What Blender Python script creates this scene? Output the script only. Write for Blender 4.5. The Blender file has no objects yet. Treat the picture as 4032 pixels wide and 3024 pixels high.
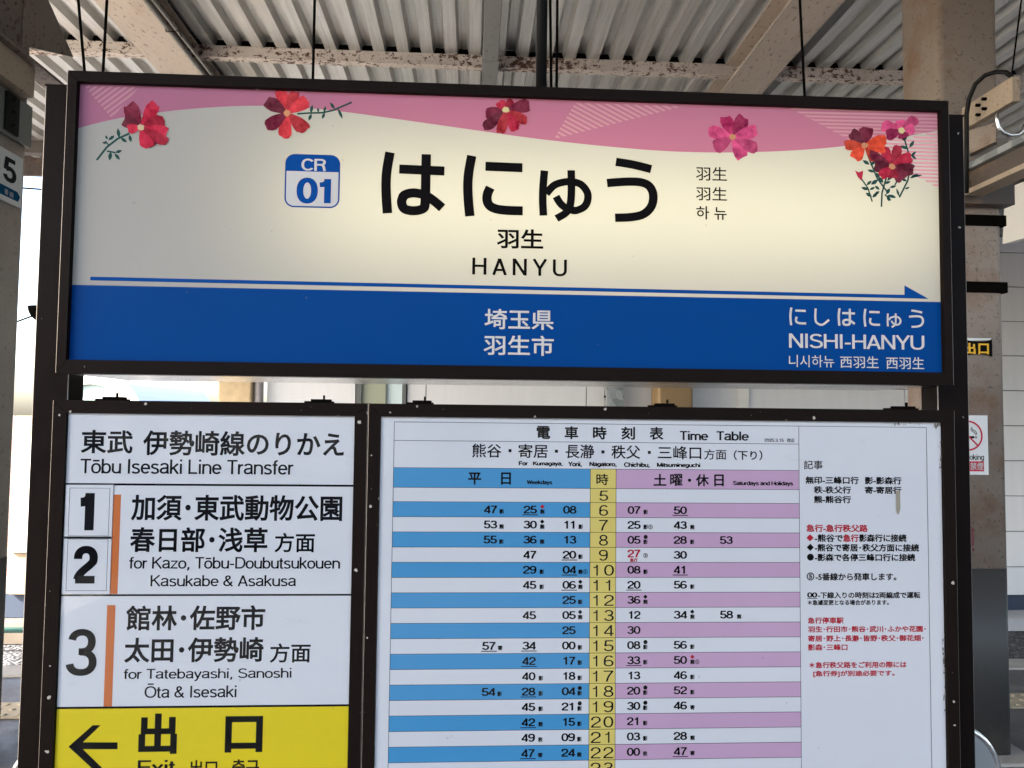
import bpy, bmesh, math, random
from mathutils import Vector
R = math.radians
sc = bpy.context.scene
C = sc.collection
random.seed(7)

# ------------------------------------------------------------------ camera
cd = bpy.data.cameras.new("camera"); cam = bpy.data.objects.new("camera", cd); C.objects.link(cam)
yaw, pitch, roll = 0.0528, 0.0483, 0.0108
cam.location = (-0.0917, -1.4703, 1.49)
from mathutils import Matrix
_w = Vector((math.sin(yaw)*math.cos(pitch), math.cos(yaw)*math.cos(pitch), math.sin(pitch)))
_r0 = Vector((math.cos(yaw), -math.sin(yaw), 0)); _u0 = _r0.cross(_w)
_r = math.cos(roll)*_r0 + math.sin(roll)*_u0; _u = -math.sin(roll)*_r0 + math.cos(roll)*_u0
cam.rotation_euler = Matrix(((_r.x, _u.x, -_w.x), (_r.y, _u.y, -_w.y), (_r.z, _u.z, -_w.z))).to_euler()
cd.sensor_width = 36.0; cd.lens = 36.0*2903.1/4032; cd.clip_start = 0.02; cd.clip_end = 2000
sc.camera = cam

# ------------------------------------------------------------------ light
SUN = Vector((-0.72, -0.34, 0.62)).normalized()          # direction towards the sun
wd = bpy.data.worlds.new("World"); sc.world = wd; wd.use_nodes = True
nt = wd.node_tree; bg = nt.nodes["Background"]
sky = nt.nodes.new("ShaderNodeTexSky"); sky.sky_type = 'NISHITA'; sky.sun_disc = False
sky.sun_elevation = math.asin(SUN.z); sky.sun_rotation = math.atan2(SUN.x, SUN.y)
sky.dust_density = 3.6
nt.links.new(sky.outputs[0], bg.inputs[0]); bg.inputs[1].default_value = 0.15
sl = bpy.data.lights.new("sun", 'SUN'); sl.energy = 5.0; sl.angle = R(0.5); sl.color = (1, .95, .87)
so = bpy.data.objects.new("sun", sl); C.objects.link(so)
so.rotation_euler = (-SUN).to_track_quat('-Z', 'Y').to_euler()
sc.view_settings.view_transform = 'Standard'; sc.view_settings.look = 'None'
sc.view_settings.gamma = 1.0; sc.view_settings.exposure = 2.80
sc.cycles.max_bounces = 8; sc.cycles.diffuse_bounces = 5; sc.cycles.glossy_bounces = 4
sc.cycles.transparent_max_bounces = 12
sc.cycles.caustics_reflective = False; sc.cycles.caustics_refractive = False
sc.cycles.sample_clamp_indirect = 6

# ------------------------------------------------------------------ measured layout (metres, on each board's own plane)
S = [['は', -0.2825, -0.1527, 1.9004, 2.0301, 0.15, 'k', 'h'], ['に', -0.1174, 0.0048, 1.9006, 2.0282, 0.15, 'k', 'h'], ['ゅ', 0.0375, 0.1464, 1.8947, 2.0025, 0.15, 'k', 'h'], ['う', 0.1766, 0.2831, 1.8972, 2.0314, 0.15, 'k', 'h'], ['羽生', -0.0473, 0.0474, 1.8373, 1.8778, 0.022, 'k', 'j'], ['HANYU', -0.0965, 0.096, 1.7819, 1.818, 0.14, 'k', 'l6'], ['羽生', 0.3633, 0.4287, 1.9888, 2.018, 0.006, 'k', 'j'], ['羽生', 0.3633, 0.4285, 1.947, 1.9758, 0.006, 'k', 'j'], ['하 뉴', 0.3638, 0.4277, 1.9072, 1.9351, 0.01, 'k', 'j'], ['埼玉県', -0.0702, 0.0701, 1.6722, 1.7132, 0.014, 'w', 'j'], ['羽生市', -0.0711, 0.0705, 1.6197, 1.6604, 0.014, 'w', 'j'], ['に', 0.5585, 0.5938, 1.6908, 1.728, 0.125, 'w', 'h'], ['し', 0.6112, 0.644, 1.6907, 1.7268, 0.125, 'w', 'h'], ['は', 0.6608, 0.6983, 1.6914, 1.7284, 0.125, 'w', 'h'], ['に', 0.7158, 0.7509, 1.6907, 1.7282, 0.125, 'w', 'h'], ['ゅ', 0.7654, 0.797, 1.689, 1.7196, 0.125, 'w', 'h'], ['う', 0.8128, 0.8454, 1.6898, 1.7284, 0.125, 'w', 'h'], ['NISHI-HANYU', 0.5575, 0.8453, 1.6437, 1.6747, 0.125, 'w', 'l'], ['니시하뉴', 0.5572, 0.6524, 1.6045, 1.6297, -0.0, 'w', 'j'], ['西羽生', 0.6653, 0.747, 1.6043, 1.6292, 0.003, 'w', 'j'], ['西羽生', 0.7632, 0.8445, 1.6035, 1.6288, 0.003, 'w', 'j'], ['CR', -0.4424, -0.3933, 1.9858, 2.0107, 0.15, 'w', 'l'], ['01', -0.4508, -0.3827, 1.9189, 1.9718, 0.2, 'b', 'l']]
L = [['東武', -0.8503, -0.7523, 1.4159, 1.4612, 0.022, 'k', 'j'], ['伊勢崎線のりかえ', -0.7326, -0.345, 1.413, 1.4617, 0.022, 'k', 'j'], ['Tōbu Isesaki Line Transfer', -0.8498, -0.4424, 1.3763, 1.4054, 0.12, 'k', 'l'], ['加須･東武動物公園', -0.7509, -0.3457, 1.2867, 1.3371, 0.024, 'k', 'j'], ['春日部･浅草', -0.751, -0.489, 1.226, 1.2741, 0.024, 'k', 'j'], ['方面', -0.4751, -0.3974, 1.2259, 1.264, 0.018, 'k', 'j'], ['for Kazo, Tōbu-Doubutsukouen', -0.751, -0.3477, 1.1906, 1.2177, 0.12, 'k', 'l'], ['Kasukabe & Asakusa', -0.7096, -0.432, 1.1597, 1.1828, 0.12, 'k', 'l'], ['館林･佐野市', -0.7533, -0.4894, 1.0764, 1.1242, 0.024, 'k', 'j'], ['太田･伊勢崎', -0.7542, -0.491, 1.0155, 1.0629, 0.024, 'k', 'j'], ['方面', -0.4787, -0.4006, 1.0136, 1.0508, 0.018, 'k', 'j'], ['for Tatebayashi, Sanoshi', -0.7539, -0.4364, 0.9797, 1.0037, 0.12, 'k', 'l'], ['Ōta & Isesaki', -0.7137, -0.5403, 0.9479, 0.9761, 0.12, 'k', 'l'], ['出', -0.7221, -0.6501, 0.8431, 0.9194, 0.034, 'k', 'j'], ['口', -0.5597, -0.4883, 0.8442, 0.9128, 0.034, 'k', 'j'], ['Exit', -0.7217, -0.6514, 0.8042, 0.832, 0.13, 'k', 'l'], ['出口', -0.6239, -0.5726, 0.8018, 0.8309, 0.02, 'k', 'j'], ['출구', -0.5449, -0.4933, 0.8007, 0.8313, 0.02, 'k', 'j'], ['3', -0.8627, -0.8053, 0.9914, 1.0798, 0.145, 'k', 'l']]
PL = [['1', -0.8455, -0.819, 1.268, 1.3395, 0.24, 'k', 'l'], ['2', -0.8538, -0.8089, 1.1667, 1.2384, 0.22, 'k', 'l']]
TT = [['電', 0.0368, 0.0643, 1.452, 1.478, 0.026, 'k', 'j'], ['車', 0.0934, 0.121, 1.452, 1.4781, 0.026, 'k', 'j'], ['時', 0.1507, 0.1784, 1.452, 1.4782, 0.026, 'k', 'j'], ['刻', 0.2085, 0.2364, 1.4521, 1.4783, 0.026, 'k', 'j'], ['表', 0.2664, 0.2943, 1.4521, 1.4784, 0.026, 'k', 'j'], ['Time', 0.3283, 0.3866, 1.4521, 1.4708, 0.15, 'k', 'l'], ['Table', 0.4038, 0.4708, 1.4522, 1.4711, 0.15, 'k', 'l'], ['2025.3.15', 0.5028, 0.5433, 1.4506, 1.4571, 0.13, 'k', 'l'], ['改正', 0.5499, 0.5661, 1.4502, 1.4578, 0.02, 'k', 'j'], ['熊谷', -0.0919, -0.0333, 1.414, 1.4415, 0.012, 'k', 'j'], ['寄居', 0.0006, 0.0598, 1.4138, 1.4415, 0.012, 'k', 'j'], ['長瀞', 0.0954, 0.1538, 1.4138, 1.4416, 0.012, 'k', 'j'], ['秩父', 0.1883, 0.2474, 1.4135, 1.4408, 0.012, 'k', 'j'], ['三峰口', 0.2831, 0.3722, 1.4135, 1.4403, 0.012, 'k', 'j'], ['方面', 0.3781, 0.424, 1.4134, 1.4342, 0.01, 'k', 'j'], ['（下り）', 0.4394, 0.4986, 1.4129, 1.4329, 0.018, 'k', 'j'], ['■', -0.0191, -0.0131, 1.425, 1.431, 0, 'k', 'q'], ['■', 0.074, 0.0802, 1.4246, 1.4306, 0, 'k', 'q'], ['■', 0.1681, 0.1743, 1.4241, 1.4301, 0, 'k', 'q'], ['■', 0.2625, 0.2687, 1.4238, 1.4299, 0, 'k', 'q'], ['For', 0.0016, 0.0196, 1.3986, 1.4075, 0.22, 'k', 'l'], ['Kumagaya,', 0.03, 0.09, 1.3968, 1.4075, 0.22, 'k', 'l'], ['Yorii,', 0.1008, 0.1286, 1.3964, 1.4073, 0.22, 'k', 'l'], ['Nagatoro,', 0.1437, 0.1993, 1.3961, 1.4069, 0.22, 'k', 'l'], ['Chichibu,', 0.214, 0.2667, 1.3959, 1.4066, 0.22, 'k', 'l'], ['Mitsumineguchi', 0.2812, 0.3703, 1.3956, 1.4061, 0.22, 'k', 'l'], ['平', -0.0991, -0.073, 1.36, 1.3842, 0.026, 'k', 'j'], ['日', -0.0335, -0.0137, 1.3603, 1.3846, 0.026, 'k', 'j'], ['Weekdays', 0.018, 0.0694, 1.3592, 1.3696, 0.21, 'k', 'l'], ['時', 0.1582, 0.1825, 1.3604, 1.3835, 0.012, 'k', 'j'], ['土', 0.2743, 0.3007, 1.36, 1.3837, 0.026, 'k', 'j'], ['曜', 0.3081, 0.3339, 1.3597, 1.384, 0.022, 'k', 'j'], ['●', 0.3446, 0.3516, 1.3682, 1.3748, 0, 'k', 'c'], ['休', 0.3609, 0.3879, 1.3596, 1.3838, 0.026, 'k', 'j'], ['日', 0.3986, 0.4186, 1.3597, 1.3836, 0.026, 'k', 'j'], ['Saturdays and Holidays', 0.4373, 0.5623, 1.3599, 1.3707, 0.21, 'k', 'l'], ['記事', 0.5847, 0.6242, 1.3954, 1.4134, 0.012, 'k', 'j'], ['無印-三峰口行', 0.588, 0.6995, 1.3657, 1.381, 0.032, 'k', 'j'], ['影-影森行', 0.7123, 0.7897, 1.3657, 1.381, 0.032, 'k', 'j'], ['秩-秩父行', 0.6053, 0.683, 1.3463, 1.3612, 0.032, 'k', 'j'], ['寄-寄居行', 0.7121, 0.7894, 1.3464, 1.3613, 0.032, 'k', 'j'], ['熊-熊谷行', 0.6051, 0.6828, 1.3268, 1.342, 0.032, 'k', 'j'], ['急行-急行秩父路', 0.5889, 0.7173, 1.2684, 1.2838, 0.032, 'r', 'j'], ['◆', 0.589, 0.604, 1.2494, 1.264, 0, 'r', 'd'], ['-熊谷で', 0.6061, 0.6647, 1.2483, 1.2641, 0.032, 'k', 'j'], ['急行', 0.6652, 0.6977, 1.2484, 1.2642, 0.032, 'r', 'j'], ['影森行に接続', 0.6989, 0.7985, 1.2486, 1.2643, 0.032, 'k', 'j'], ['◆', 0.5894, 0.6042, 1.23, 1.2448, 0, 'k', 'd'], ['-熊谷で寄居･秩父方面に接続', 0.6059, 0.8247, 1.2291, 1.2447, 0.032, 'k', 'j'], ['●', 0.5897, 0.604, 1.2106, 1.2248, 0, 'k', 'c'], ['-影森で各停三峰口行に接続', 0.6058, 0.8164, 1.2096, 1.2249, 0.032, 'k', 'j'], ['⑤', 0.5889, 0.6045, 1.1709, 1.1871, 0.032, 'k', 'j'], ['-5番線から発車します。', 0.6071, 0.7761, 1.1706, 1.186, 0.032, 'k', 'j'], ['00', 0.5894, 0.6103, 1.1367, 1.1471, 0.21, 'k', 'l'], ['_', 0.5894, 0.6107, 1.1344, 1.1357, 0, 'k', 'q'], ['-下線入りの時刻は2両編成で運転', 0.612, 0.8258, 1.1347, 1.1479, 0.032, 'k', 'j'], ['＊急遽変更となる場合があります。', 0.5905, 0.7595, 1.1213, 1.1322, 0.032, 'k', 'j'], ['急行停車駅', 0.5902, 0.6649, 1.0845, 1.0972, 0.032, 'r', 'j'], ['羽生･行田市･熊谷･武川･ふかや花園･', 0.5905, 0.8361, 1.067, 1.0797, 0.032, 'r', 'j'], ['寄居･野上･長瀞･皆野･秩父･御花畑･', 0.5904, 0.8314, 1.0487, 1.0614, 0.032, 'r', 'j'], ['影森･三峰口', 0.5902, 0.6721, 1.031, 1.0438, 0.032, 'r', 'j'], ['＊急行秩父路をご利用の際には', 0.5925, 0.7948, 0.9958, 1.0084, 0.032, 'r', 'j'], ['[急行券]が別途必要です。', 0.6006, 0.7697, 0.978, 0.9911, 0.032, 'r', 'j']]
GR = {'z1': 1.4464, 'z2': 1.3927, 'z3': 1.3538, 'row0': 1.3257, 'pitch': 0.0297, 'l': -0.2468, 'top': 1.4831, 'top2': 1.4832, 'h0': 0.146, 'h1': 0.1983, 'd': 0.5749, 'r': 0.8443, 'dz1': 0.0068, 'dz0': 0.0224}
CW = [[-0.0671, -0.04], [0.0121, 0.0392], [0.0913, 0.1185]]
CH = [[0.2217, 0.2484], [0.3153, 0.3427], [0.4096, 0.4367]]
KX = [-0.036, 0.0452, 0.1225]
KH = [0.2538, 0.3489, 0.4445]
HX = [0.1608, 0.1807]
WAVE = [[-0.8854, 2.0576], [-0.8791, 2.0598], [-0.818, 2.0803], [-0.7157, 2.0982], [-0.6647, 2.1056], [-0.613, 2.111], [-0.5519, 2.1162], [-0.4895, 2.1173], [-0.4287, 2.1154], [-0.3626, 2.11], [-0.2375, 2.0963], [-0.1115, 2.0819], [0.0156, 2.0674], [0.1437, 2.0566], [0.2733, 2.0488], [0.342, 2.0477], [0.4062, 2.0483], [0.4713, 2.0511], [0.5691, 2.0573], [0.6678, 2.0685], [0.7666, 2.0848], [0.8336, 2.1003], [0.8803, 2.1108]]
BAND = 1.7454
ARROW = [[-0.847, 1.7621], [0.8045, 1.7589], [0.8048, 1.7789], [0.8561, 1.7516], [-0.8467, 1.755]]
BADGE = [-0.4747, -0.3653, 1.9109, 2.0195, 1.9845]
FACE = [-0.8812, 0.8822, 1.597, 2.1488]
LINES = [[1.3562, 0.004], [1.1437, 0.0036], [0.9314, 0.004]]
PR = [[-0.8666, -0.7907, 1.2573, 1.3493], [-0.8698, -0.7922, 1.1527, 1.2515]]
OB = [[-0.7863, -0.7711, 1.146, 1.3365], [-0.7895, -0.7739, 0.9336, 1.1249]]
ARR = [[-0.8516, 0.8591], [-0.8082, 0.8986], [-0.7936, 0.8985], [-0.8253, 0.8668], [-0.761, 0.866], [-0.7605, 0.8532], [-0.8248, 0.8541], [-0.7874, 0.8183], [-0.8027, 0.8147]]
TAPE = [[0.7767, 1.3526], [0.7858, 1.3532], [0.7858, 1.3161], [0.7824, 1.3052], [0.7798, 1.3047], [0.7772, 1.3134]]
LATCH = [[-0.8289, -0.7712], [-0.4253, -0.3703], [-0.224, -0.1708], [0.268, 0.3241], [0.7677, 0.8303]]
FL = [[-0.7597, 2.0637, 'buff', [[120, 0.0519, 0.0336, 'dark'], [155, 0.037, 0.0296, 'dark'], [62, 0.0553, 0.0286, 'crimson'], [22, 0.0454, 0.0306, 'crimson'], [-8, 0.0504, 0.0257, 'crimson'], [-45, 0.0454, 0.0356, 'dark'], [-68, 0.042, 0.0296, 'crimson'], [-30, 0.0583, 0.0227, 'crimson'], [190, 0.0247, 0.0222, 'crimson']]], [-0.4735, 2.1026, 'peach', [[108, 0.0495, 0.0252, 'red'], [72, 0.0454, 0.0252, 'red'], [35, 0.048, 0.0293, 'red'], [-42, 0.0505, 0.0313, 'red'], [-95, 0.0495, 0.0293, 'red'], [150, 0.0464, 0.0313, 'dark'], [218, 0.048, 0.0313, 'dark']]], [-0.032, 2.1237, 'cream', [[195, 0.0407, 0.0302, 'dark'], [222, 0.0563, 0.0261, 'dark'], [130, 0.0219, 0.0229, 'crimson'], [50, 0.0235, 0.0261, 'crimson'], [15, 0.0495, 0.0302, 'dark'], [-28, 0.0469, 0.0229, 'red'], [-62, 0.0459, 0.025, 'crimson'], [-102, 0.048, 0.024, 'red']]], [0.4407, 2.0819, 'peach', [[110, 0.0452, 0.0301, 'magenta'], [60, 0.0495, 0.0334, 'magenta'], [165, 0.0495, 0.0312, 'pink'], [212, 0.0452, 0.0323, 'pink'], [-62, 0.0474, 0.0334, 'pink'], [-25, 0.056, 0.028, 'pink'], [18, 0.0527, 0.0301, 'pink']]], [0.7225, 2.0729, 'peach', [[82, 0.0395, 0.0329, 'dark'], [135, 0.0395, 0.0285, 'dark'], [18, 0.0472, 0.0285, 'orange'], [180, 0.0417, 0.0252, 'orange'], [232, 0.0362, 0.0296, 'orange'], [-50, 0.0395, 0.0241, 'orange'], [-8, 0.0439, 0.0219, 'orange']]], [0.8028, 2.1075, 'cream', [[95, 0.0221, 0.0254, 'pink'], [40, 0.0431, 0.0243, 'pink'], [165, 0.042, 0.0287, 'pink'], [200, 0.0342, 0.0265, 'magenta'], [10, 0.0287, 0.0232, 'pink'], [-70, 0.0166, 0.0265, 'magenta']]], [0.7807, 2.0296, 'peach', [[112, 0.044, 0.0242, 'crimson'], [70, 0.0462, 0.0242, 'crimson'], [28, 0.0473, 0.0308, 'crimson'], [-8, 0.0473, 0.0297, 'dark'], [-45, 0.0363, 0.033, 'dark'], [-90, 0.0242, 0.033, 'crimson'], [150, 0.0523, 0.0231, 'dark'], [180, 0.0374, 0.0275, 'dark'], [222, 0.0319, 0.0242, 'crimson']]]]
STM = [[[[-0.8432, 1.9956], [-0.8247, 2.0221], [-0.8043, 2.04], [-0.7821, 2.0511]], 0.004], [[[-0.8244, 2.0143], [-0.8078, 2.0117]], 0.003], [[[-0.8281, 2.0345], [-0.8218, 2.0269]], 0.0025], [[[-0.4535, 2.102], [-0.4313, 2.1043], [-0.4034, 2.1059], [-0.3819, 2.1117], [-0.345, 2.1296]], 0.0035], [[[0.7285, 2.0558], [0.7381, 2.0316], [0.7493, 2.0042], [0.772, 1.9739]], 0.0035], [[[0.7577, 1.9436], [0.7594, 1.9735], [0.7691, 2.0064]], 0.0035], [[[0.8086, 2.0927], [0.818, 2.0602], [0.8219, 2.0341], [0.8155, 2.0012], [0.7967, 1.9648]], 0.0035], [[[0.7146, 2.0032], [0.7292, 1.9825], [0.738, 1.9541]], 0.003], [[[0.7973, 2.0072], [0.7871, 1.9906]], 0.003], [[[0.7784, 1.9578], [0.7653, 1.9704]], 0.003]]
LV = [[-0.8014, 2.0416, 100, 0.0195, 0.0066], [-0.7984, 2.0417, -35, 0.015, 0.006], [-0.782, 2.0485, -75, 0.015, 0.006], [-0.8222, 2.0363, 40, 0.015, 0.006], [-0.8237, 2.0378, 120, 0.009, 0.0042], [-0.825, 2.0299, 170, 0.009, 0.0042], [-0.8078, 2.0117, 20, 0.0135, 0.006], [-0.8168, 2.0129, -95, 0.0174, 0.0072], [-0.8092, 2.01, -50, 0.0165, 0.006], [-0.4266, 2.1045, 80, 0.017, 0.0062], [-0.4251, 2.1029, -110, 0.0148, 0.0062], [-0.4112, 2.1066, 100, 0.0093, 0.0043], [-0.4004, 2.1069, 75, 0.013, 0.005], [-0.3988, 2.106, -110, 0.0136, 0.0056], [-0.3788, 2.1141, 125, 0.0171, 0.0056], [-0.3726, 2.1159, -65, 0.0233, 0.0056], [0.7331, 2.0331, 150, 0.0167, 0.0074], [0.7348, 2.0315, 40, 0.0151, 0.0067], [0.7445, 2.0171, 165, 0.0167, 0.006], [0.7461, 2.0172, 30, 0.0117, 0.0047], [0.7509, 2.001, 215, 0.0184, 0.008], [0.7542, 2.0043, 120, 0.0134, 0.0067], [0.7624, 1.9948, 130, 0.0167, 0.0074], [0.764, 1.9932, 20, 0.0151, 0.006], [0.7707, 1.9999, 45, 0.0201, 0.0074], [0.7686, 1.9705, 60, 0.0151, 0.0074], [0.7719, 1.969, -15, 0.0184, 0.0067], [0.7719, 1.969, -80, 0.0134, 0.0074], [0.7539, 1.9799, 140, 0.0127, 0.006], [0.7539, 1.9766, 215, 0.0134, 0.006], [0.8182, 2.0684, 160, 0.0202, 0.0067], [0.8199, 2.0717, 55, 0.0185, 0.0067], [0.8229, 2.0538, 40, 0.0152, 0.0054], [0.823, 2.0571, -40, 0.0152, 0.0054], [0.8205, 2.0062, 30, 0.0202, 0.0061], [0.8239, 2.0096, 10, 0.0235, 0.0047], [0.8138, 1.9995, 155, 0.0151, 0.006], [0.8085, 1.983, 20, 0.0118, 0.004], [0.7967, 1.9664, 110, 0.0184, 0.0047], [0.7888, 1.9939, 65, 0.0168, 0.0047], [0.7904, 1.9891, 195, 0.0151, 0.0054], [0.7308, 1.9793, 165, 0.0167, 0.0067], [0.7324, 1.9793, 25, 0.0134, 0.0053], [0.726, 1.9889, 40, 0.015, 0.006], [0.7372, 1.9648, 150, 0.015, 0.0073], [0.7382, 1.9632, 40, 0.015, 0.0067], [0.8085, 2.0861, 75, 0.0135, 0.0094], [0.8085, 2.0861, 105, 0.0121, 0.0088]]
BUD = [0.7114, 2.0096]
STL = [[-0.874, 2.146], [-0.7664, 2.1462], [-0.8175, 2.0809]]
STMI = [[0.0669, 2.0664], [0.111, 2.144], [0.3367, 2.1447]]
STP = [[0.5698, 2.1455], [0.8716, 1.9931]]
P5 = {'top': [[1.8605, 2.6806], [2.0269, 2.675]], 'bot': [[1.8763, 2.4524], [2.0248, 2.4455]], 'five': [[1.8884, 2.6494], [1.9812, 2.5375], [1.9734, 2.6482]], 'k': [[1.9039, 2.5002], [1.9697, 2.4785]], 'ar': [[1.872, 2.5149], [1.9979, 2.5128], [2.0187, 2.4934], [2.0045, 2.4685], [1.8752, 2.4684]]}
CS = {'ex': [[2.1444, 1.8766], [2.2796, 1.8077]], 'k': [[2.2088, 1.8605], [2.2584, 1.8108], [2.139, 1.8618], [2.1936, 1.8112]], 'ns': [[2.1632, 1.5314], [2.2539, 1.5324], [2.2482, 1.2626]], 'cc': [2.1599, 1.4397], 'cr': 0.0679, 'ok': [[2.1654, 1.3564], [2.2331, 1.3314]], 'rb': [[2.1648, 1.324], [2.232, 1.2783]], 'drip': [[2.172, 1.0355], [2.1782, 0.9336]]}

# ------------------------------------------------------------------ materials
def lin(c): 
    return tuple(((v/255)/12.92 if v/255 <= .04045 else ((v/255+.055)/1.055)**2.4) for v in c)
def mat(name, col, rough=.5, metal=0.0, spec=.5):
    m = bpy.data.materials.new(name); m.use_nodes = True
    b = m.node_tree.nodes["Principled BSDF"]
    b.inputs["Base Color"].default_value = (*col, 1); b.inputs["Roughness"].default_value = rough
    b.inputs["Metallic"].default_value = metal; b.inputs["Specular IOR Level"].default_value = spec
    return m
class NT:
    def __init__(s, m): s.t = m.node_tree; s.n = s.t.nodes; s.l = s.t.links; s.b = s.n["Principled BSDF"]
    def new(s, k, **kw):
        n = s.n.new(k)
        for a, v in kw.items(): setattr(n, a, v)
        return n
    def co(s, scale=(1, 1, 1), rot=(0, 0, 0)):
        tc = s.new("ShaderNodeTexCoord"); mp = s.new("ShaderNodeMapping")
        mp.inputs["Scale"].default_value = scale; mp.inputs["Rotation"].default_value = rot
        s.l.new(tc.outputs["Object"], mp.inputs[0]); return mp.outputs[0]
    def noise(s, vec, scale, detail=4, rough=.6):
        n = s.new("ShaderNodeTexNoise"); n.inputs["Scale"].default_value = scale
        n.inputs["Detail"].default_value = detail; n.inputs["Roughness"].default_value = rough
        s.l.new(vec, n.inputs["Vector"]); return n.outputs[0]
    def ramp(s, fac, a, b, ca=0.0, cb=1.0):
        n = s.new("ShaderNodeMapRange"); n.clamp = True
        n.inputs[1].default_value = a; n.inputs[2].default_value = b
        n.inputs[3].default_value = ca; n.inputs[4].default_value = cb
        s.l.new(fac, n.inputs[0]); return n.outputs[0]
    def math(s, op, a, b=None):
        n = s.new("ShaderNodeMath", operation=op)
        for i, v in enumerate((a, b)):
            if v is None: continue
            if isinstance(v, (int, float)): n.inputs[i].default_value = v
            else: s.l.new(v, n.inputs[i])
        return n.outputs[0]
    def mix(s, fac, a, b):
        n = s.new("ShaderNodeMix", data_type='RGBA')
        for i, v in ((0, fac), (6, a), (7, b)):
            if isinstance(v, (int, float)): n.inputs[i].default_value = v
            elif isinstance(v, tuple): n.inputs[i].default_value = (*v, 1)
            else: s.l.new(v, n.inputs[i])
        return n.outputs[2]
    def base(s, c): s.l.new(c, s.b.inputs["Base Color"])
    def rough(s, c): s.l.new(c, s.b.inputs["Roughness"])
    def bump(s, h, st=.3, d=.01):
        n = s.new("ShaderNodeBump"); n.inputs["Strength"].default_value = st; n.inputs["Distance"].default_value = d
        s.l.new(h, n.inputs["Height"]); s.l.new(n.outputs[0], s.b.inputs["Normal"])

def painted(name, base, rust=(.055, .024, .014), amt=.5, fine=.5, mid=(.30, .17, .08), stretch=(1, 1, 1), rough=.55, fs=110, stain=(.56, .74, .55)):
    """old oil paint on steel: mottled, speckled with rust, brown runs"""
    m = mat(name, base, rough); g = NT(m); v = g.co(stretch)
    n1 = g.noise(v, 3.0, 5, .65); n2 = g.noise(v, 38, 6, .7); n3 = g.noise(v, fs, 3, .6); n0 = g.noise(v, 1.1, 2)
    tone = g.mix(g.ramp(n1, .3, .75), tuple(c*.86 for c in base), tuple(min(1, c*1.1) for c in base))
    stain = g.mix(g.math('MULTIPLY', g.ramp(g.noise(v, 2.2, 4, .7), stain[0], stain[1]), stain[2]), tone, mid)
    sp = g.math('MULTIPLY', g.ramp(n3, .60, .66), fine)
    c1 = g.mix(sp, stain, tuple(c*.30 for c in base))
    rr = g.math('ADD', g.math('MULTIPLY', n2, .62), g.math('MULTIPLY', g.math('ADD', n1, n0), .19))
    th = .70 - .17*amt
    mask = g.ramp(rr, th, th+.025)
    g.base(g.mix(mask, c1, g.mix(n3, rust, tuple(c*2.2 for c in rust))))
    g.bump(g.math('ADD', mask, g.math('MULTIPLY', n3, .4)), .35, .004)
    return m
M = {}
M['beam'] = painted('beige_beam_paint', (.48, .40, .325), amt=.30, fine=.8, stretch=(1, .35, 1), fs=42)
M['purlin'] = painted('flaking_purlin_paint', (.62, .54, .47), amt=1.0, fine=.6, stretch=(.7, 1, 1), fs=60)
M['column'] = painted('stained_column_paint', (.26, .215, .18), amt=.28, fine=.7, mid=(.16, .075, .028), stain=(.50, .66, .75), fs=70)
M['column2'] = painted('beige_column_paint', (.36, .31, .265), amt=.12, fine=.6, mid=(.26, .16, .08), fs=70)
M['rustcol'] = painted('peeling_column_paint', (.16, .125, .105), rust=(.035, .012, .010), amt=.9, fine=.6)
M['darkrust'] = painted('dark_rusty_paint', (.075, .058, .048), rust=(.035, .012, .008), amt=.7, fine=.6)
M['bracket'] = painted('rust_streaked_bracket_paint', (.34, .275, .205), rust=(.12, .05, .025), amt=.62, fine=.5, mid=(.20, .10, .035), fs=60)
M['greyband'] = painted('grey_column_paint', (.032, .032, .031), rust=(.06, .05, .04), amt=.0, fine=.3, mid=(.12, .10, .08))
M['gusset'] = painted('grey_gusset_paint', (.155, .165, .155), amt=.0, fine=.2, mid=(.2, .16, .1))
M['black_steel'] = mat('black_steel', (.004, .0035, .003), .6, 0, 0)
M['dark_plate'] = mat('dark_plate', (.010, .0105, .010), .6, 0, .1)
M['conduit'] = mat('grey_conduit', (.20, .19, .17), .5)
M['pipe_dark'] = mat('dark_pipe', (.006, .006, .0065), .4, 0, .1)
M['wire'] = mat('dark_wire', (.005, .0045, .004), .6, 0, 0)

def frame_mat(name, prob, vs):
    m = mat(name, (.0115, .0070, .0058), .34, 0, .03); g = NT(m); v = g.co()
    vo = g.new("ShaderNodeTexVoronoi"); vo.inputs["Scale"].default_value = vs; vo.inputs["Randomness"].default_value = 1
    g.l.new(v, vo.inputs["Vector"])
    sep = g.new("ShaderNodeSeparateColor"); g.l.new(vo.outputs["Color"], sep.inputs[0])
    rad = g.math('MULTIPLY', g.ramp(sep.outputs[0], prob, 1.0, .35, 1.0), .42)
    wob = g.math('MULTIPLY', g.noise(v, 210, 3, .7), .42)
    chip = g.math('LESS_THAN', g.math('ADD', vo.outputs["Distance"], wob), g.math('ADD', rad, .0))
    chip = g.math('MULTIPLY', chip, g.math('GREATER_THAN', sep.outputs[0], prob))
    n = g.noise(v, 9, 4)
    g.base(g.mix(chip, g.mix(n, (.0050, .0036, .0032), (.0085, .0056, .0048)), (.30, .285, .26)))
    g.rough(g.ramp(g.noise(v, 22, 4), .3, .7, .28, .46))
    return m
M['frame'] = frame_mat('dark_brown_aluminium', .93, 45); M['chipped'] = frame_mat('chipped_brown_aluminium', .45, 56)
def alu():
    m = mat('brushed_aluminium', (.62, .60, .57), .28, .9); g = NT(m)
    n = g.noise(g.co((2, 60, 60)), 8, 5); s = g.noise(g.co((1.5, 22, 22)), 3.2, 5, .7)
    g.base(g.mix(g.ramp(s, .56, .70), (.62, .60, .57), (.26, .21, .16)))
    g.rough(g.ramp(n, .3, .7, .18, .36)); g.bump(n, .05, .002)
    return m
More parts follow.
